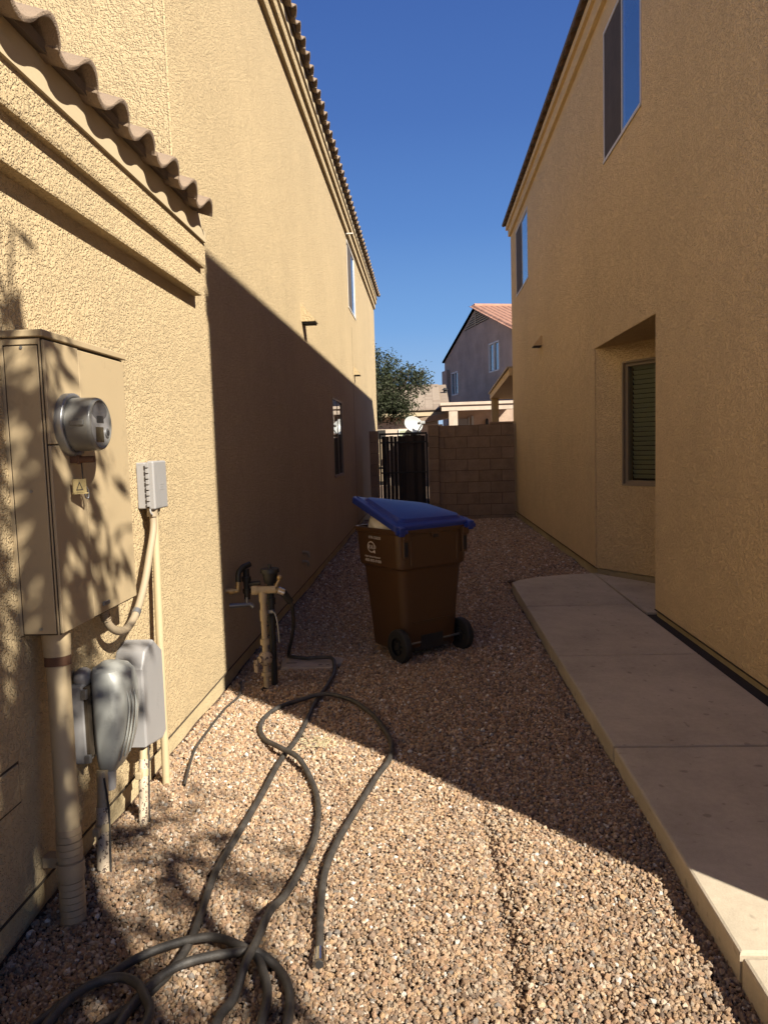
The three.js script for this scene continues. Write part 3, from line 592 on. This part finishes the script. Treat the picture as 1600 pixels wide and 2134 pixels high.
// ---------------------------------------------------------------- hose and cable
const gy = (x, z, r, up = 0) => V(x, groundY(x, z) + .006 + r + up, z);
{
  const t = thing('garden_hose', 'long faded black garden hose looping over the gravel from the water riser', 'hose', [-.5, 0, -3]);
  const R = .0128, rel = (v) => v.sub(V(-.5, 0, -3)), P = (l, u = () => 0) => l.map(([x, z], i) => rel(gy(x, z, R, u(i, x, z))));
  const feed = [V(-.915, .632, -4.515), V(-.885, .60, -4.53), V(-.865, .54, -4.56), V(-.875, .40, -4.66), V(-.93, .24, -4.86), V(-.99, .10, -5.06)].map(rel);
  const A0 = [[-1.01, -5.14], [-.96, -5.04], [-.86, -5.0], [-.77, -5.0]], A = [[-.68, -4.97], [-.64, -4.81], [-.64, -4.56], [-.68, -4.19], [-.69, -3.7], [-.73, -3.4], [-.74, -3.04], [-.76, -2.69], [-.77, -2.44], [-.75, -2.19], [-.745, -2.06], [-.76, -1.97], [-.79, -1.88], [-.86, -1.77], [-.98, -1.62], [-1.02, -1.48], [-.92, -1.36], [-.72, -1.34], [-.54, -1.44], [-.47, -1.6], [-.45, -1.78], [-.46, -1.85], [-.49, -1.93], [-.52, -1.99], [-.57, -2.03], [-.67, -2.07], [-.75, -2.06], [-.82, -2.03], [-.88, -1.98], [-.93, -1.91], [-.98, -1.85], [-1.02, -1.77], [-1.05, -1.62], [-1.0, -1.42], [-.86, -1.42], [-.76, -1.6], [-.745, -1.75], [-.78, -1.81], [-.82, -1.86], [-.88, -1.885], [-.94, -1.86], [-.97, -1.82], [-.99, -1.76], [-.99, -1.6], [-.92, -1.5], [-.83, -1.62], [-.81, -1.8], [-.78, -1.89], [-.74, -1.945], [-.68, -1.975], [-.60, -1.995], [-.53, -2.005], [-.46, -1.97], [-.40, -1.85], [-.40, -1.65], [-.48, -1.56], [-.56, -1.65]];
  const B = [[-.57, -1.77], [-.55, -1.84], [-.54, -1.93], [-.53, -2.04], [-.52, -2.17], [-.50, -2.31], [-.47, -2.52], [-.46, -2.73], [-.49, -2.99], [-.55, -3.2], [-.64, -3.37], [-.75, -3.49], [-.86, -3.65], [-.915, -3.79], [-.925, -3.93], [-.885, -4.08], [-.79, -4.2], [-.64, -4.26], [-.48, -4.2], [-.34, -4.02], [-.26, -3.8], [-.20, -3.55], [-.21, -3.36], [-.25, -3.22], [-.32, -2.92], [-.37, -2.65], [-.385, -2.45], [-.37, -2.23], [-.345, -2.03]];
  const lidUp = (i, x, z) => z < -4.84 && z > -5.1 && x > -1.04 ? .024 : 0;
  const riseA = (i) => lidUp(i, ...A[i]) + (i >= 20 && i <= 31 ? .015 : 0) + (i >= 32 && i <= 44 ? .033 : 0) + (i >= 45 && i <= 51 ? .022 : 0);
  const riseB = (i) => (i >= 2 && i <= 4 ? .034 : 0) + (i >= 10 && i <= 11 ? .027 : 0) + (i === 17 ? .027 : 0) + (i === 16 || i === 18 ? .010 : 0);
  const path = [...feed, ...P(A0, lidUp), ...P(A, riseA), ...P(B, riseB)];
  const hose = new THREE.TubeGeometry(new THREE.CatmullRomCurve3(path, false, 'centripetal'), 1500, R, 12, false), huv = hose.attributes.uv;
  for (let i = 0; i < huv.count; i++) huv.setXY(i, huv.getX(i) * 21, huv.getY(i) * .08);
  obj('tubing', hose, M.rubber, t, false);
  const e0 = path.at(-1), dir = e0.clone().sub(path.at(-2)).normalize(), q = (k) => e0.clone().addScaledVector(dir, k);
  const cp = obj('coupling', [cyl(q(-.012), q(.02), .0165, .0165, 24), cyl(q(.022), q(.046), .0205, .0205, 10)], M.chrome, t);
  obj('opening', cyl(q(.045), q(.0475), .012, .012, 20), M.dark, cp);
  obj('bib_coupling', cyl(V(-.94, .64, -4.505).sub(V(-.5, 0, -3)), V(-.905, .62, -4.52).sub(V(-.5, 0, -3)), .025, .025, 14), M.chrome, t);
  obj('sleeve', cyl(V(-.905, .62, -4.52).sub(V(-.5, 0, -3)), V(-.868, .555, -4.55).sub(V(-.5, 0, -3)), .024, .022, 14), M.blackPlastic, t);
}
{
  const pts = [[-1.22, -4.6], [-1.17, -4.35], [-1.19, -4.1], [-1.19, -3.74], [-1.18, -3.52], [-1.16, -3.38], [-1.11, -3.13]].map(([x, z]) => gy(x, z, .006, .004));
  tag(obj('black_cable', tube(pts, .0065, 90, 8), M.rubber, scene), 'thin black cable lying on the gravel along the left wall', 'cable');
}
{ // a dried weed between the stones
  const r = rngOf(31), gs = [];
  for (let i = 0; i < 46; i++) {
    const a = r() * 6.28, l = .03 + r() * .05, b = V((r() - .5) * .13, 0, (r() - .5) * .16), k = b.clone().add(V(Math.cos(a) * l, .008 + r() * .022, Math.sin(a) * l));
    gs.push(cyl(b, k, .0018, .0007, 4, false));
  }
  tag(obj('dry_weed', merge(gs).translate(-.585, groundY(-.585, -3.62) + .008, -3.62), mat([.42, .37, .22])), 'low dried weed in the gravel inside the hose loop', 'weed');
}

// ---------------------------------------------------------------- trash cart
const BIN = [-.115, .012, -5.355], BR = 38 * deg;
{
  const t = thing('trash_cart', 'brown wheeled trash cart with a half open blue lid', 'trash cart', BIN, BR);
  obj('body', loft([
    { y: .055, w: .45, d: .40, r: .05 }, { y: .07, w: .465, d: .415, r: .05 }, { y: .30, w: .50, d: .44, r: .055 }, { y: .625, w: .55, d: .49, r: .06 },
    { y: .645, w: .56, d: .50, r: .06 }, { y: .66, w: .60, d: .53, r: .06 }, { y: .675, w: .606, d: .535, r: .06 }, { y: .895, w: .625, d: .55, r: .055 },
    { y: .9, w: .645, d: .568, r: .055 }, { y: .925, w: .65, d: .572, r: .055 }, { y: .932, w: .64, d: .562, r: .05 }, { y: .93, w: .61, d: .533, r: .045 }, { y: .60, w: .53, d: .46, r: .05 }, { y: .12, w: .43, d: .37, r: .045 },
  ], true, true, 6), M.binBrown, t);
  // panels moulded into the back: shallow ledge, wheel recess
  obj('back_ledge', rbx(-.17, .17, .262, .272, .20, .228, .004), M.binBrown, t);
  obj('axle_recess', [bx(-.10, .10, .085, .165, .17, .2155), bx(-.16, .16, .06, .085, .15, .213)], M.dark, t);
  obj('axle', cyl(V(-.27, .118, .205), V(.27, .118, .205), .009, .009, 12), M.galv, t);
  obj('corner_rib', [rbx(-.215, -.195, .68, .885, .262, .275, .005), rbx(.195, .215, .68, .885, .262, .275, .005)], M.binBrown, t);
  for (const s of [-1, 1]) {
    const k = obj('handle_bracket', [rbx(s * .285, s * .240, .735, .912, .262, .290, .008), rbx(s * .292, s * .232, .86, .915, .27, .306, .008)], M.binBrown, t);
    obj('handle_recess', rbx(s * .277, s * .248, .75, .85, .2895, .2918, .001), M.dark, k);
    const w = new THREE.Group(); w.name = 'wheel'; w.position.set(s * .278, .118, .205); t.add(w);
    const tyre = new THREE.LatheGeometry([[.062, -.026], [.105, -.028], [.115, -.022], [.118, -.012], [.118, .012], [.115, .022], [.105, .028], [.062, .026]].map((p) => new THREE.Vector2(...p)), 40).rotateZ(Math.PI / 2);
    obj('tyre', tyre, M.tyre, w);
    const sp = [cyl(V(-.024, 0, 0), V(.024, 0, 0), .022, .022, 20), new THREE.TorusGeometry(.06, .008, 8, 32).rotateY(Math.PI / 2)];
    for (let i = 0; i < 6; i++) sp.push(rbx(-.012, .012, .018, .062, -.009, .009, .003).rotateX(i * Math.PI / 3));
    obj('rim', sp, M.tyre, w);
  }
  obj('catch_bar', [rbx(-.035, .035, .87, .90, .265, .288, .004)], M.binBrown, t);
  obj('catch_slot', bx(-.02, .02, .862, .885, .283, .2885), M.dark, t);
  // lid: hinged along the back rim, propped by the bag
  const lid = new THREE.Group(); lid.name = 'lid'; lid.position.set(0, .938, .275); lid.rotation.x = 13 * deg; t.add(lid);
  const warp = (g) => { const p = g.attributes.position; for (let i = 0; i < p.count; i++) { const x = p.getX(i), z = p.getZ(i); p.setY(i, p.getY(i) + Math.max(0, -z) * -x * .30 + .012 * Math.sin(-z * 5.2)); } g.computeVertexNormals(); return g; };
  const shell = loft([{ y: -.02, w: .672, d: .60, r: .05, z: -.29 }, { y: .016, w: .676, d: .605, r: .055, z: -.29 }, { y: .025, w: .664, d: .592, r: .055, z: -.29 }, { y: .030, w: .57, d: .48, r: .05, z: -.27 }, { y: .050, w: .54, d: .45, r: .06, z: -.27 }, { y: .056, w: .40, d: .32, r: .08, z: -.27 }, { y: .057, w: .2, d: .16, r: .07, z: -.27 }], true, true, 6);
  obj('lid_shell', toCreasedNormals(warp(shell), .5), M.lidBlue, lid);
  obj('lid_lip', [warp(rbx(-.12, .12, -.03, .012, -.60, -.575, .008))], M.lidBlue, lid);
  for (const s of [-1, 1]) obj('hinge_lug', [rbx(s * .33, s * .28, -.04, .025, -.01, .045, .01), cyl(V(s * .345, -.012, .025), V(s * .26, -.012, .025), .017, .017, 14)], M.lidBlue, lid);
  for (const s of [-1, 1]) obj('crease', warp(rbx(s * .300, s * .292, .022, .034, -.56, -.04, .003)), M.lidBlue, lid);
  // white print on the side
  const cv = document.createElement('canvas'); cv.width = 512; cv.height = 512; const c = cv.getContext('2d');
  c.clearRect(0, 0, 512, 512); c.fillStyle = c.strokeStyle = '#d8ccc0'; c.textAlign = 'center';
  c.font = 'bold 62px sans-serif'; c.fillText('V7A 33233', 300, 70);
  c.lineWidth = 15; c.beginPath(); c.arc(205, 215, 88, .55, 5.9); c.stroke();
  c.beginPath(); c.moveTo(250, 300); c.lineTo(300, 262); c.lineTo(296, 322); c.fill();
  c.font = 'italic bold 92px serif'; c.fillText('RAD', 212, 246);
  c.font = 'bold 40px sans-serif'; c.fillText('Right Away Disposal', 225, 395);
  c.font = 'bold 66px sans-serif'; c.fillText('480-983-9100', 235, 470);
  const tx = new THREE.CanvasTexture(cv); tx.colorSpace = THREE.SRGBColorSpace;
  const pl = new THREE.Mesh(new THREE.PlaneGeometry(.255, .215), new THREE.MeshStandardMaterial({ map: tx, transparent: true, roughness: .6, polygonOffset: true, polygonOffsetFactor: -2 }));
  pl.name = 'printed_label'; pl.rotation.set(0, -Math.PI / 2, 0); pl.position.set(-.3115, .775, -.035); pl.rotation.x = 0; t.add(pl);
  const tiltG = -Math.atan2(.007, .22); pl.rotateX(-tiltG);
}
{
  const t = thing('trash_bag', 'white trash bag bulging out under the blue cart lid', 'bag', BIN, BR);
  const g = new THREE.SphereGeometry(1, 40, 28), p = g.attributes.position, bn = noiseOf(32, 44);
  for (let i = 0; i < p.count; i++) { const v = V(p.getX(i), p.getY(i), p.getZ(i)), k = 1 + .10 * bn(v.x * 2 + 4, v.y * 2 + v.z * 2) + .06 * bn(v.x * 5 - v.z * 3, v.y * 5); p.setXYZ(i, v.x * k * .17, v.y * k * .12, v.z * k * .21); }
  g.computeVertexNormals();
  obj('sack', g.translate(-.145, .945, -.01), M.bag, t, false);
}

// ---------------------------------------------------------------- block wall, gate, post
{
  const t = thing('block_wall', 'brown concrete block wall closing the side yard beside the gate', 'block wall', [0, 0, -15.2]);
  const r = rngOf(61), H = .231, j = .008, x0 = .285, x1 = 1.815;
  obj('mortar', bx(x0, x1, -.1, 1.925, -.012, -.19), M.mortar, t);
  for (let row = 0; row < 9; row++) {
    const y0 = -.155 + row * H, off = row % 2 ? .115 : .345; let x = x0;
    const cuts = []; for (let q = x0 + off; q < x1 - .05; q += .462) cuts.push(q); cuts.push(x1);
    for (const q of cuts) { const dz = (r() - .5) * .006; obj('block', rbx(x + j / 2, q - j / 2, y0 + j / 2, y0 + H - j / 2, dz, -.2, .005, 1), r() < .5 ? M.block : M.blockB, t); x = q; }
  }
  obj('cap_block', rbx(1.33, x1, 1.93, 1.972, .004, -.204, .006), M.block, t);
  const p = thing('wall_pillar', 'slim block pillar between the gate and the block wall', 'pillar', [0, 0, -15.2]);
  obj('mortar', bx(.085, .2855, -.1, 1.93, .03, -.19), M.mortar, p);
  for (let row = 0; row < 9; row++) { const y0 = -.13 + row * H; obj('block', rbx(.068, .2845, y0 + j / 2, y0 + H - j / 2, .045 + (r() - .5) * .004, -.22, .005, 1), r() < .5 ? M.block : M.blockB, p); }
  const q = thing('wall_post', 'narrow brown block post joining the gate to the left house', 'post', [0, 0, -15.2]);
  obj('mortar', bx(-1.12, -.965, -.1, 1.85, .0, -.19), M.mortar, q);
  for (let row = 0; row < 9; row++) { const y0 = -.215 + row * H; obj('block', rbx(-1.13, -.95, y0 + j / 2, y0 + H - j / 2, .014 + (r() - .5) * .004, -.2, .005, 1), r() < .5 ? M.block : M.blockB, q); }
}
{
  const t = thing('yard_gate', 'dark metal framed gate of upright boards at the end of the yard', 'gate', [0, 0, -15.23]);
  obj('frame', [bx(-.93, .05, 1.77, 1.81, .02, -.02), bx(-.93, .05, .08, .12, .02, -.02), bx(-.93, -.895, .12, 1.77, .02, -.02), bx(.015, .062, .12, 1.77, .02, -.02), bx(-.895, .015, 1.60, 1.63, .012, -.02), bx(-.895, .015, .98, 1.01, .012, -.02)], M.gateMetal, t);
  const r = rngOf(66), w = .081;
  for (let i = 0; i < 11; i++) { const x = -.885 + i * w; const g = i < 5 ? .002 : -.003, dz = i % 2 ? 0 : -.019; obj('board', rbx(x + g, x + w - g, .10, 1.75 + (r() - .5) * .02, -.022 + dz, -.04 + dz, .003, 1), r() < .5 ? M.gateBoard : M.gateBoardWorn, t); }
  obj('hinge', [cyl(V(.055, 1.5, 0), V(.055, 1.6, 0), .014), cyl(V(.055, .3, 0), V(.055, .4, 0), .014)], M.gateMetal, t);
  obj('latch', [rbx(-.945, -.86, 1.08, 1.12, .02, .045, .004)], M.gateMetal, t);
}
{
  const t = thing('satellite_dish', 'white satellite dish on a short mast just behind the gate', 'satellite dish', [-.26, 0, -20.5]);
  const pts = []; for (let i = 0; i <= 14; i++) { const q = i / 14; pts.push(new THREE.Vector2(.235 * q, .07 * q * q)); } for (let i = 14; i >= 0; i--) { const q = i / 14; pts.push(new THREE.Vector2(.229 * q, .07 * q * q - .007)); }
  const turn = (g) => g.rotateX(66 * deg).rotateY(30 * deg).translate(-.07, 2.11, 0);
  obj('reflector', turn(new THREE.LatheGeometry(pts, 48).scale(1.18, 1.18, 1.02)), M.dish, t);
  obj('arm', cyl(V(.02, 1.84, .08), V(.21, 2.14, .32), .016, .014, 12), M.blackPlastic, t);
  obj('receiver', [rbx(.14, .28, 2.13, 2.21, .27, .38, .015), cyl(V(.16, 2.165, .28), V(.10, 2.155, .22), .035, .04, 16)], M.dish, t);
  obj('bracket', [rbx(-.13, .06, 1.76, 1.87, -.10, .06, .02)], M.blackPlastic, t);
  obj('mast', cyl(V(-.02, -.1, -.02), V(-.02, 1.83, -.02), .024, .024, 14), M.gateMetal, t);
}

// ---------------------------------------------------------------- beyond the gate
function roofCourses(h, { o, across, up, nAcross, nUp, w, course, mats, geo, seed }) { // lay tiles from the eave upwards
  const r = rngOf(seed), n = new THREE.Vector3().crossVectors(across, up); if (n.y < 0) n.negate();
  const B = new THREE.Matrix4().makeBasis(across, n, up); if (B.determinant() < 0) B.makeBasis(across.clone().negate(), n, up);
  const q = new THREE.Quaternion().setFromRotationMatrix(B);
  for (let j = 0; j < nUp; j++) for (let i = 0; i < nAcross; i++) {
    const m = new THREE.Mesh(geo, mats[Math.floor(r() * mats.length)]); m.name = 'roof_tile'; m.castShadow = m.receiveShadow = true;
    m.quaternion.copy(q); m.position.copy(o).addScaledVector(across, (i + (j % 2) * .0) * w).addScaledVector(up, j * course).addScaledVector(n, .03 + (r() - .5) * .008);
    h.add(m);
  }
}
{
  const t = thing('gabled_house', 'distant shaded two storey house with red tiled gable roof', 'house', [2.76, 0, -38.4]);
  // local frame: a = along the gable wall towards the camera, o = outward through the gable
  const a = V(.2606, 0, .9654).negate().multiplyScalar(-1), o = V(-.9654, 0, .2606), A = V(.2606, 0, .9654);
  const ry = Math.atan2(A.x, A.z), R = (g) => g.rotateY(ry); // local z -> A, local x -> (cos, 0, -sin)
  const x0 = 0, half = 5.7, eave = 6.4, apex = 8.45;
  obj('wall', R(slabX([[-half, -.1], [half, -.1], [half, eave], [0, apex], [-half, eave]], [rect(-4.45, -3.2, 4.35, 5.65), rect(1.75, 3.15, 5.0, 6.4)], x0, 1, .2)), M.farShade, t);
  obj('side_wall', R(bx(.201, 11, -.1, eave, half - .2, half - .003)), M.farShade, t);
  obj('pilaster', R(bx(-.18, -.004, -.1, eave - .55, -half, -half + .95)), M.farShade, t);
  obj('gable_louver', [...Array(6)].map((_, i) => R(bx(-.05, -.01, 7.62 + i * .11, 7.66 + i * .11, -1.75 + i * .28, 1.75 - i * .28))), M.trim, t);
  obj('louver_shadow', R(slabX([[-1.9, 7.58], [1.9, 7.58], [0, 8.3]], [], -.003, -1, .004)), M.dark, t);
  obj('louver_post', R(bx(-.07, -.051, 7.58, 8.3, -.05, .05)), M.trim, t);
  for (const [z0, z1, y0, y1] of [[-4.45, -3.2, 4.35, 5.65], [1.75, 3.15, 5.0, 6.4]]) {
    const w = obj('window', [bx(-.01, .08, y0, y0 + .07, z0, z1), bx(-.01, .08, y1 - .07, y1, z0, z1), bx(-.01, .08, y0, y1, z0, z0 + .07), bx(-.01, .08, y0, y1, z1 - .07, z1), bx(-.01, .07, y0, y1, (z0 + z1) / 2 - .05, (z0 + z1) / 2 + .05)].map(R), M.whiteFrame, t);
    obj('pane', R(bx(.05, .055, y0, y1, z0, z1)), M.glass, w); obj('curtain', R(bx(.16, .17, y0, y1, z0, z1)), M.curtain, w);
  }
  const sl = Math.atan2(apex - eave, half), run = half / Math.cos(sl) + .16;
  const slope = (s) => slabX([[0, 0], [run, 0], [run, .08], [0, .08]], [], -.10, 1, 11).rotateX(s > 0 ? sl : 0);
  obj('roof', [R(slope(1).translate(0, apex + .02, 0)), R(slope(1).scale(1, 1, -1).translate(0, apex + .02, 0))], M.terracottaB, t);
  const up = A.clone().multiplyScalar(-Math.cos(sl)).add(V(0, Math.sin(sl), 0)), ac = o.clone().negate();
  const start = o.clone().multiplyScalar(.02).addScaledVector(A, half + .2).add(V(0, eave - .04, 0));
  roofCourses(t, { o: start, across: ac, up, nAcross: 15, nUp: 18, w: .30, course: .355, mats: [M.terracotta, M.terracottaB, M.terracotta], geo: tileGeo(.31, .075, .02, .42, .02), seed: 77 });
  obj('ridge', [R(cyl(V(-.1, apex + .10, 0), V(10.6, apex + .12, 0), .12, .12, 10))], M.terracotta, t);
}
{ // its patio cover, seen over the block wall
  const t = thing('patio_cover', 'cream patio cover with square column in front of the distant gabled house', 'patio cover', [-.03, .0, -29.2]);
  obj('beam', bx(.72, 3.6, 2.89, 3.1, 0, -.25), M.farCream, t);
  obj('roof_edge', bx(.66, 3.7, 3.101, 3.21, .06, -4), M.farCream, t);
  obj('column', bx(1.0, 1.34, -.1, 2.89, -.02, -.32), M.farCream, t);
  obj('back_wall', bx(1.2, 4.6, -.1, 3.05, -3.8, -4), M.farShade, t);
  const w = obj('window', [bx(2.35, 3.15, 1.2, 2.42, -3.79, -3.76)], M.whiteFrame, t); obj('pane', bx(2.4, 3.1, 1.25, 2.37, -3.758, -3.75), M.glass, w);
  const d = obj('patio_door', [bx(1.5, 1.95, .1, 2.7, -3.79, -3.74)], M.greyPlastic, t); obj('door_frame', [bx(1.96, 2.03, .05, 2.75, -3.79, -3.70), bx(2.1, 2.2, .05, 2.8, -3.79, -3.70)], M.dish, d);
  obj('wall_lamp', [rbx(2.72, 2.84, 2.35, 2.6, -3.79, -3.65, .02), cyl(V(2.78, 2.6, -3.72), V(2.78, 2.68, -3.72), .08, .01, 10)], M.blackPlastic, t);
}
{
  const t = thing('single_storey_house', 'distant cream single storey house with tan flat tile roof', 'house', [-1.6, 0, -31.6]);
  obj('wall', bx(-9, 2.2, -.1, 2.86, 0, -.25), M.farCream, t);
  const d = obj('door_opening', bx(-1.2, -.05, -.05, 2.28, .004, .02), M.room, t); obj('door', bx(-.55, -.2, .1, 1.9, .021, .05), M.tanFrame, d);
  const w = obj('window', [bx(.50, 1.75, 1.0, 2.28, .004, .05)], M.whiteFrame, t); obj('pane', bx(.55, 1.7, 1.05, 2.23, .052, .056), M.glassDim, w);
  obj('fascia_board', bx(-9.4, 2.7, 2.80, 2.96, .45, .4), M.trim, t);
  obj('soffit', bx(-9.4, 2.7, 2.84, 2.88, .4, -.25), M.farCream, t);
  const pit = 15 * deg; obj('roof', slabX([[0, 0], [5.9, 0], [5.9, .06], [0, .06]].map(([z, y]) => [-z, y]), [], -9.4, 1, 12.1).rotateX(pit).translate(0, 2.95, .45), M.flatTileB, t);
  const flat = metreUV(rbx(0, .328, 0, .04, 0, .42, .006, 1));
  roofCourses(t, { o: V(-1.0, 2.99, .5), across: V(1, 0, 0), up: V(0, Math.sin(pit) * 1.0, -Math.cos(pit)), nAcross: 11, nUp: 15, w: .332, course: .385, mats: [M.flatTile, M.flatTileB, M.flatTile], geo: flat, seed: 78 });
  obj('roof_vent', [cyl(V(2.6, 3.7, -3.2), V(2.6, 4.12, -3.2), .08), cyl(V(2.6, 4.12, -3.2), V(2.6, 4.22, -3.2), .15, .05)], M.dark, t);
}
{
  const t = thing('low_shed', 'low cream outbuilding with sloping brown eave seen beyond the satellite dish', 'outbuilding', [-.05, 0, -30.3]);
  obj('wall', bx(-.1, .8, -.1, 2.42, -.3, -1.0), M.farCream, t);
  obj('eave', slabX([[.3, 0], [.3, .2], [-1.1, .2], [-1.1, 0]], [], -.35, 1, 1.5).rotateZ(.16).translate(.05, 2.5, 0), M.tile, t);
  const w = obj('window', bx(.55, .95, 1.5, 2.18, -.299, -.27), M.whiteFrame, t); obj('pane', bx(.58, .93, 1.55, 2.14, -.269, -.265), M.glassDim, w);
}

// ---------------------------------------------------------------- trees
function tree(name, label, [x, y, z], { seed, lobes, leaf, per, tones, trunk, limbs }) {
  const t = thing(name, label, 'tree', [x, y, z]), r = rngOf(seed), pos = [], nor = [], col = [];
  const put = (c, dir, side, l, w, tone) => {
    const n = new THREE.Vector3().crossVectors(dir, side), q = [c.clone().addScaledVector(dir, -l / 2), c.clone().addScaledVector(side, w / 2), c.clone().addScaledVector(dir, l / 2), c.clone().addScaledVector(side, -w / 2)];
    for (const i of [0, 1, 2, 0, 2, 3]) { pos.push(q[i].x, q[i].y, q[i].z); nor.push(n.x, n.y, n.z); col.push(...tone); }
  };
  const rv = () => { const v = V(r() * 2 - 1, r() * 2 - 1, r() * 2 - 1); return v.lengthSq() > 1 || v.lengthSq() < .01 ? rv() : v; };
  for (const [lx, ly, lz, R, sq = 1] of lobes) {
    const nC = Math.ceil(per * R * R);
    for (let k = 0; k < nC; k++) {
      const s = rv().normalize().multiplyScalar(R * Math.pow(r(), .42)), c = V(lx + s.x, ly + s.y * sq, lz + s.z), cl = .16 + r() * .2, base = tones[Math.floor(r() * tones.length)], out = rv().normalize();
      for (let i = 0; i < 16; i++) {
        const p = c.clone().add(rv().multiplyScalar(cl)).addScaledVector(V(0, -1, 0), r() * .1), d = out.clone().add(rv().multiplyScalar(.9)).normalize(), sd = new THREE.Vector3().crossVectors(d, rv()).normalize(), v = .75 + r() * .5;
        put(p, d, sd, leaf[0] * (.7 + r() * .6), leaf[1] * (.7 + r() * .6), base.map((q) => q * v));
      }
    }
  }
  const g = new THREE.BufferGeometry(); g.setAttribute('position', new THREE.Float32BufferAttribute(pos, 3)); g.setAttribute('normal', new THREE.Float32BufferAttribute(nor, 3)); g.setAttribute('color', new THREE.Float32BufferAttribute(col, 3));
  const m = new THREE.Mesh(g, M.leaf); m.name = 'crown'; m.castShadow = m.receiveShadow = true; t.add(m);
  const gs = [];
  const limb = (a, b, r0, r1) => { const mid = a.clone().lerp(b, .5).add(rv().multiplyScalar(a.distanceTo(b) * .12)); gs.push(cyl(a, mid, r0, (r0 + r1) / 2, 9, false), cyl(mid, b, (r0 + r1) / 2, r1, 9, false)); return mid; };
  const top = V(0, trunk[1], 0); gs.push(cyl(V(0, -.15, 0), V(.04, trunk[1] * .5, 0), trunk[0] * 1.25, trunk[0], 12, false), cyl(V(.04, trunk[1] * .5, 0), top, trunk[0], trunk[0] * .8, 12, false));
  for (const [lx, ly, lz, R] of lobes) { const c = V(lx, ly, lz), mid = limb(top, c, trunk[0] * .5, .025); for (let i = 0; i < limbs; i++) limb(i % 2 ? mid : c, c.clone().add(rv().normalize().multiplyScalar(R * .9)), .022, .006); }
  obj('trunk', gs, M.bark, t);
  return t;
}
tree('olive_tree', 'grey green bushy tree rising beyond the gate beside the left house', [-3.4, 0, -27], {
  seed: 101, per: 230, leaf: [.11, .045], trunk: [.16, 1.9], limbs: 5,
  tones: [[.31, .36, .21], [.38, .42, .27], [.22, .27, .14], [.44, .47, .34]],
  lobes: [[.1, 4.3, 0, 1.25], [1.5, 3.5, .2, 1.0], [1.9, 4.2, -.2, .8], [2.85, 3.95, 0, .66], [3.35, 4.0, .1, .38], [1.2, 4.75, 0, .75], [2.5, 3.0, .3, .66, .7], [1.4, 2.95, .4, .7, .7], [2.0, 3.3, 0, .9], [-1.2, 3.8, 0, 1.4]],
});
tree('shade_tree', 'loose leaved tree in the front yard to the right behind the camera', [3.4, 0, 3.2], {
  seed: 202, per: 40, leaf: [.13, .042], trunk: [.11, 2.6], limbs: 6,
  tones: [[.07, .09, .035], [.09, .11, .045], [.06, .075, .03]],
  lobes: [[-2.95, 4.00, -3.55, 0.40], [-2.55, 4.05, -3.30, 0.48], [-2.15, 3.95, -3.10, 0.46], [-1.75, 4.05, -2.78, 0.34], [-1.20, 4.00, -2.35, 0.36], [-0.65, 4.10, -2.00, 0.44], [-1.30, 4.20, -1.70, 0.26], [-0.75, 4.10, -1.45, 0.40], [-2.45, 3.65, -3.30, 0.28], [-2.10, 3.70, -2.95, 0.26], [-0.10, 4.50, -0.60, 0.70], [-0.40, 4.80, -1.00, 0.60]],
});

renderer.render(scene, camera);
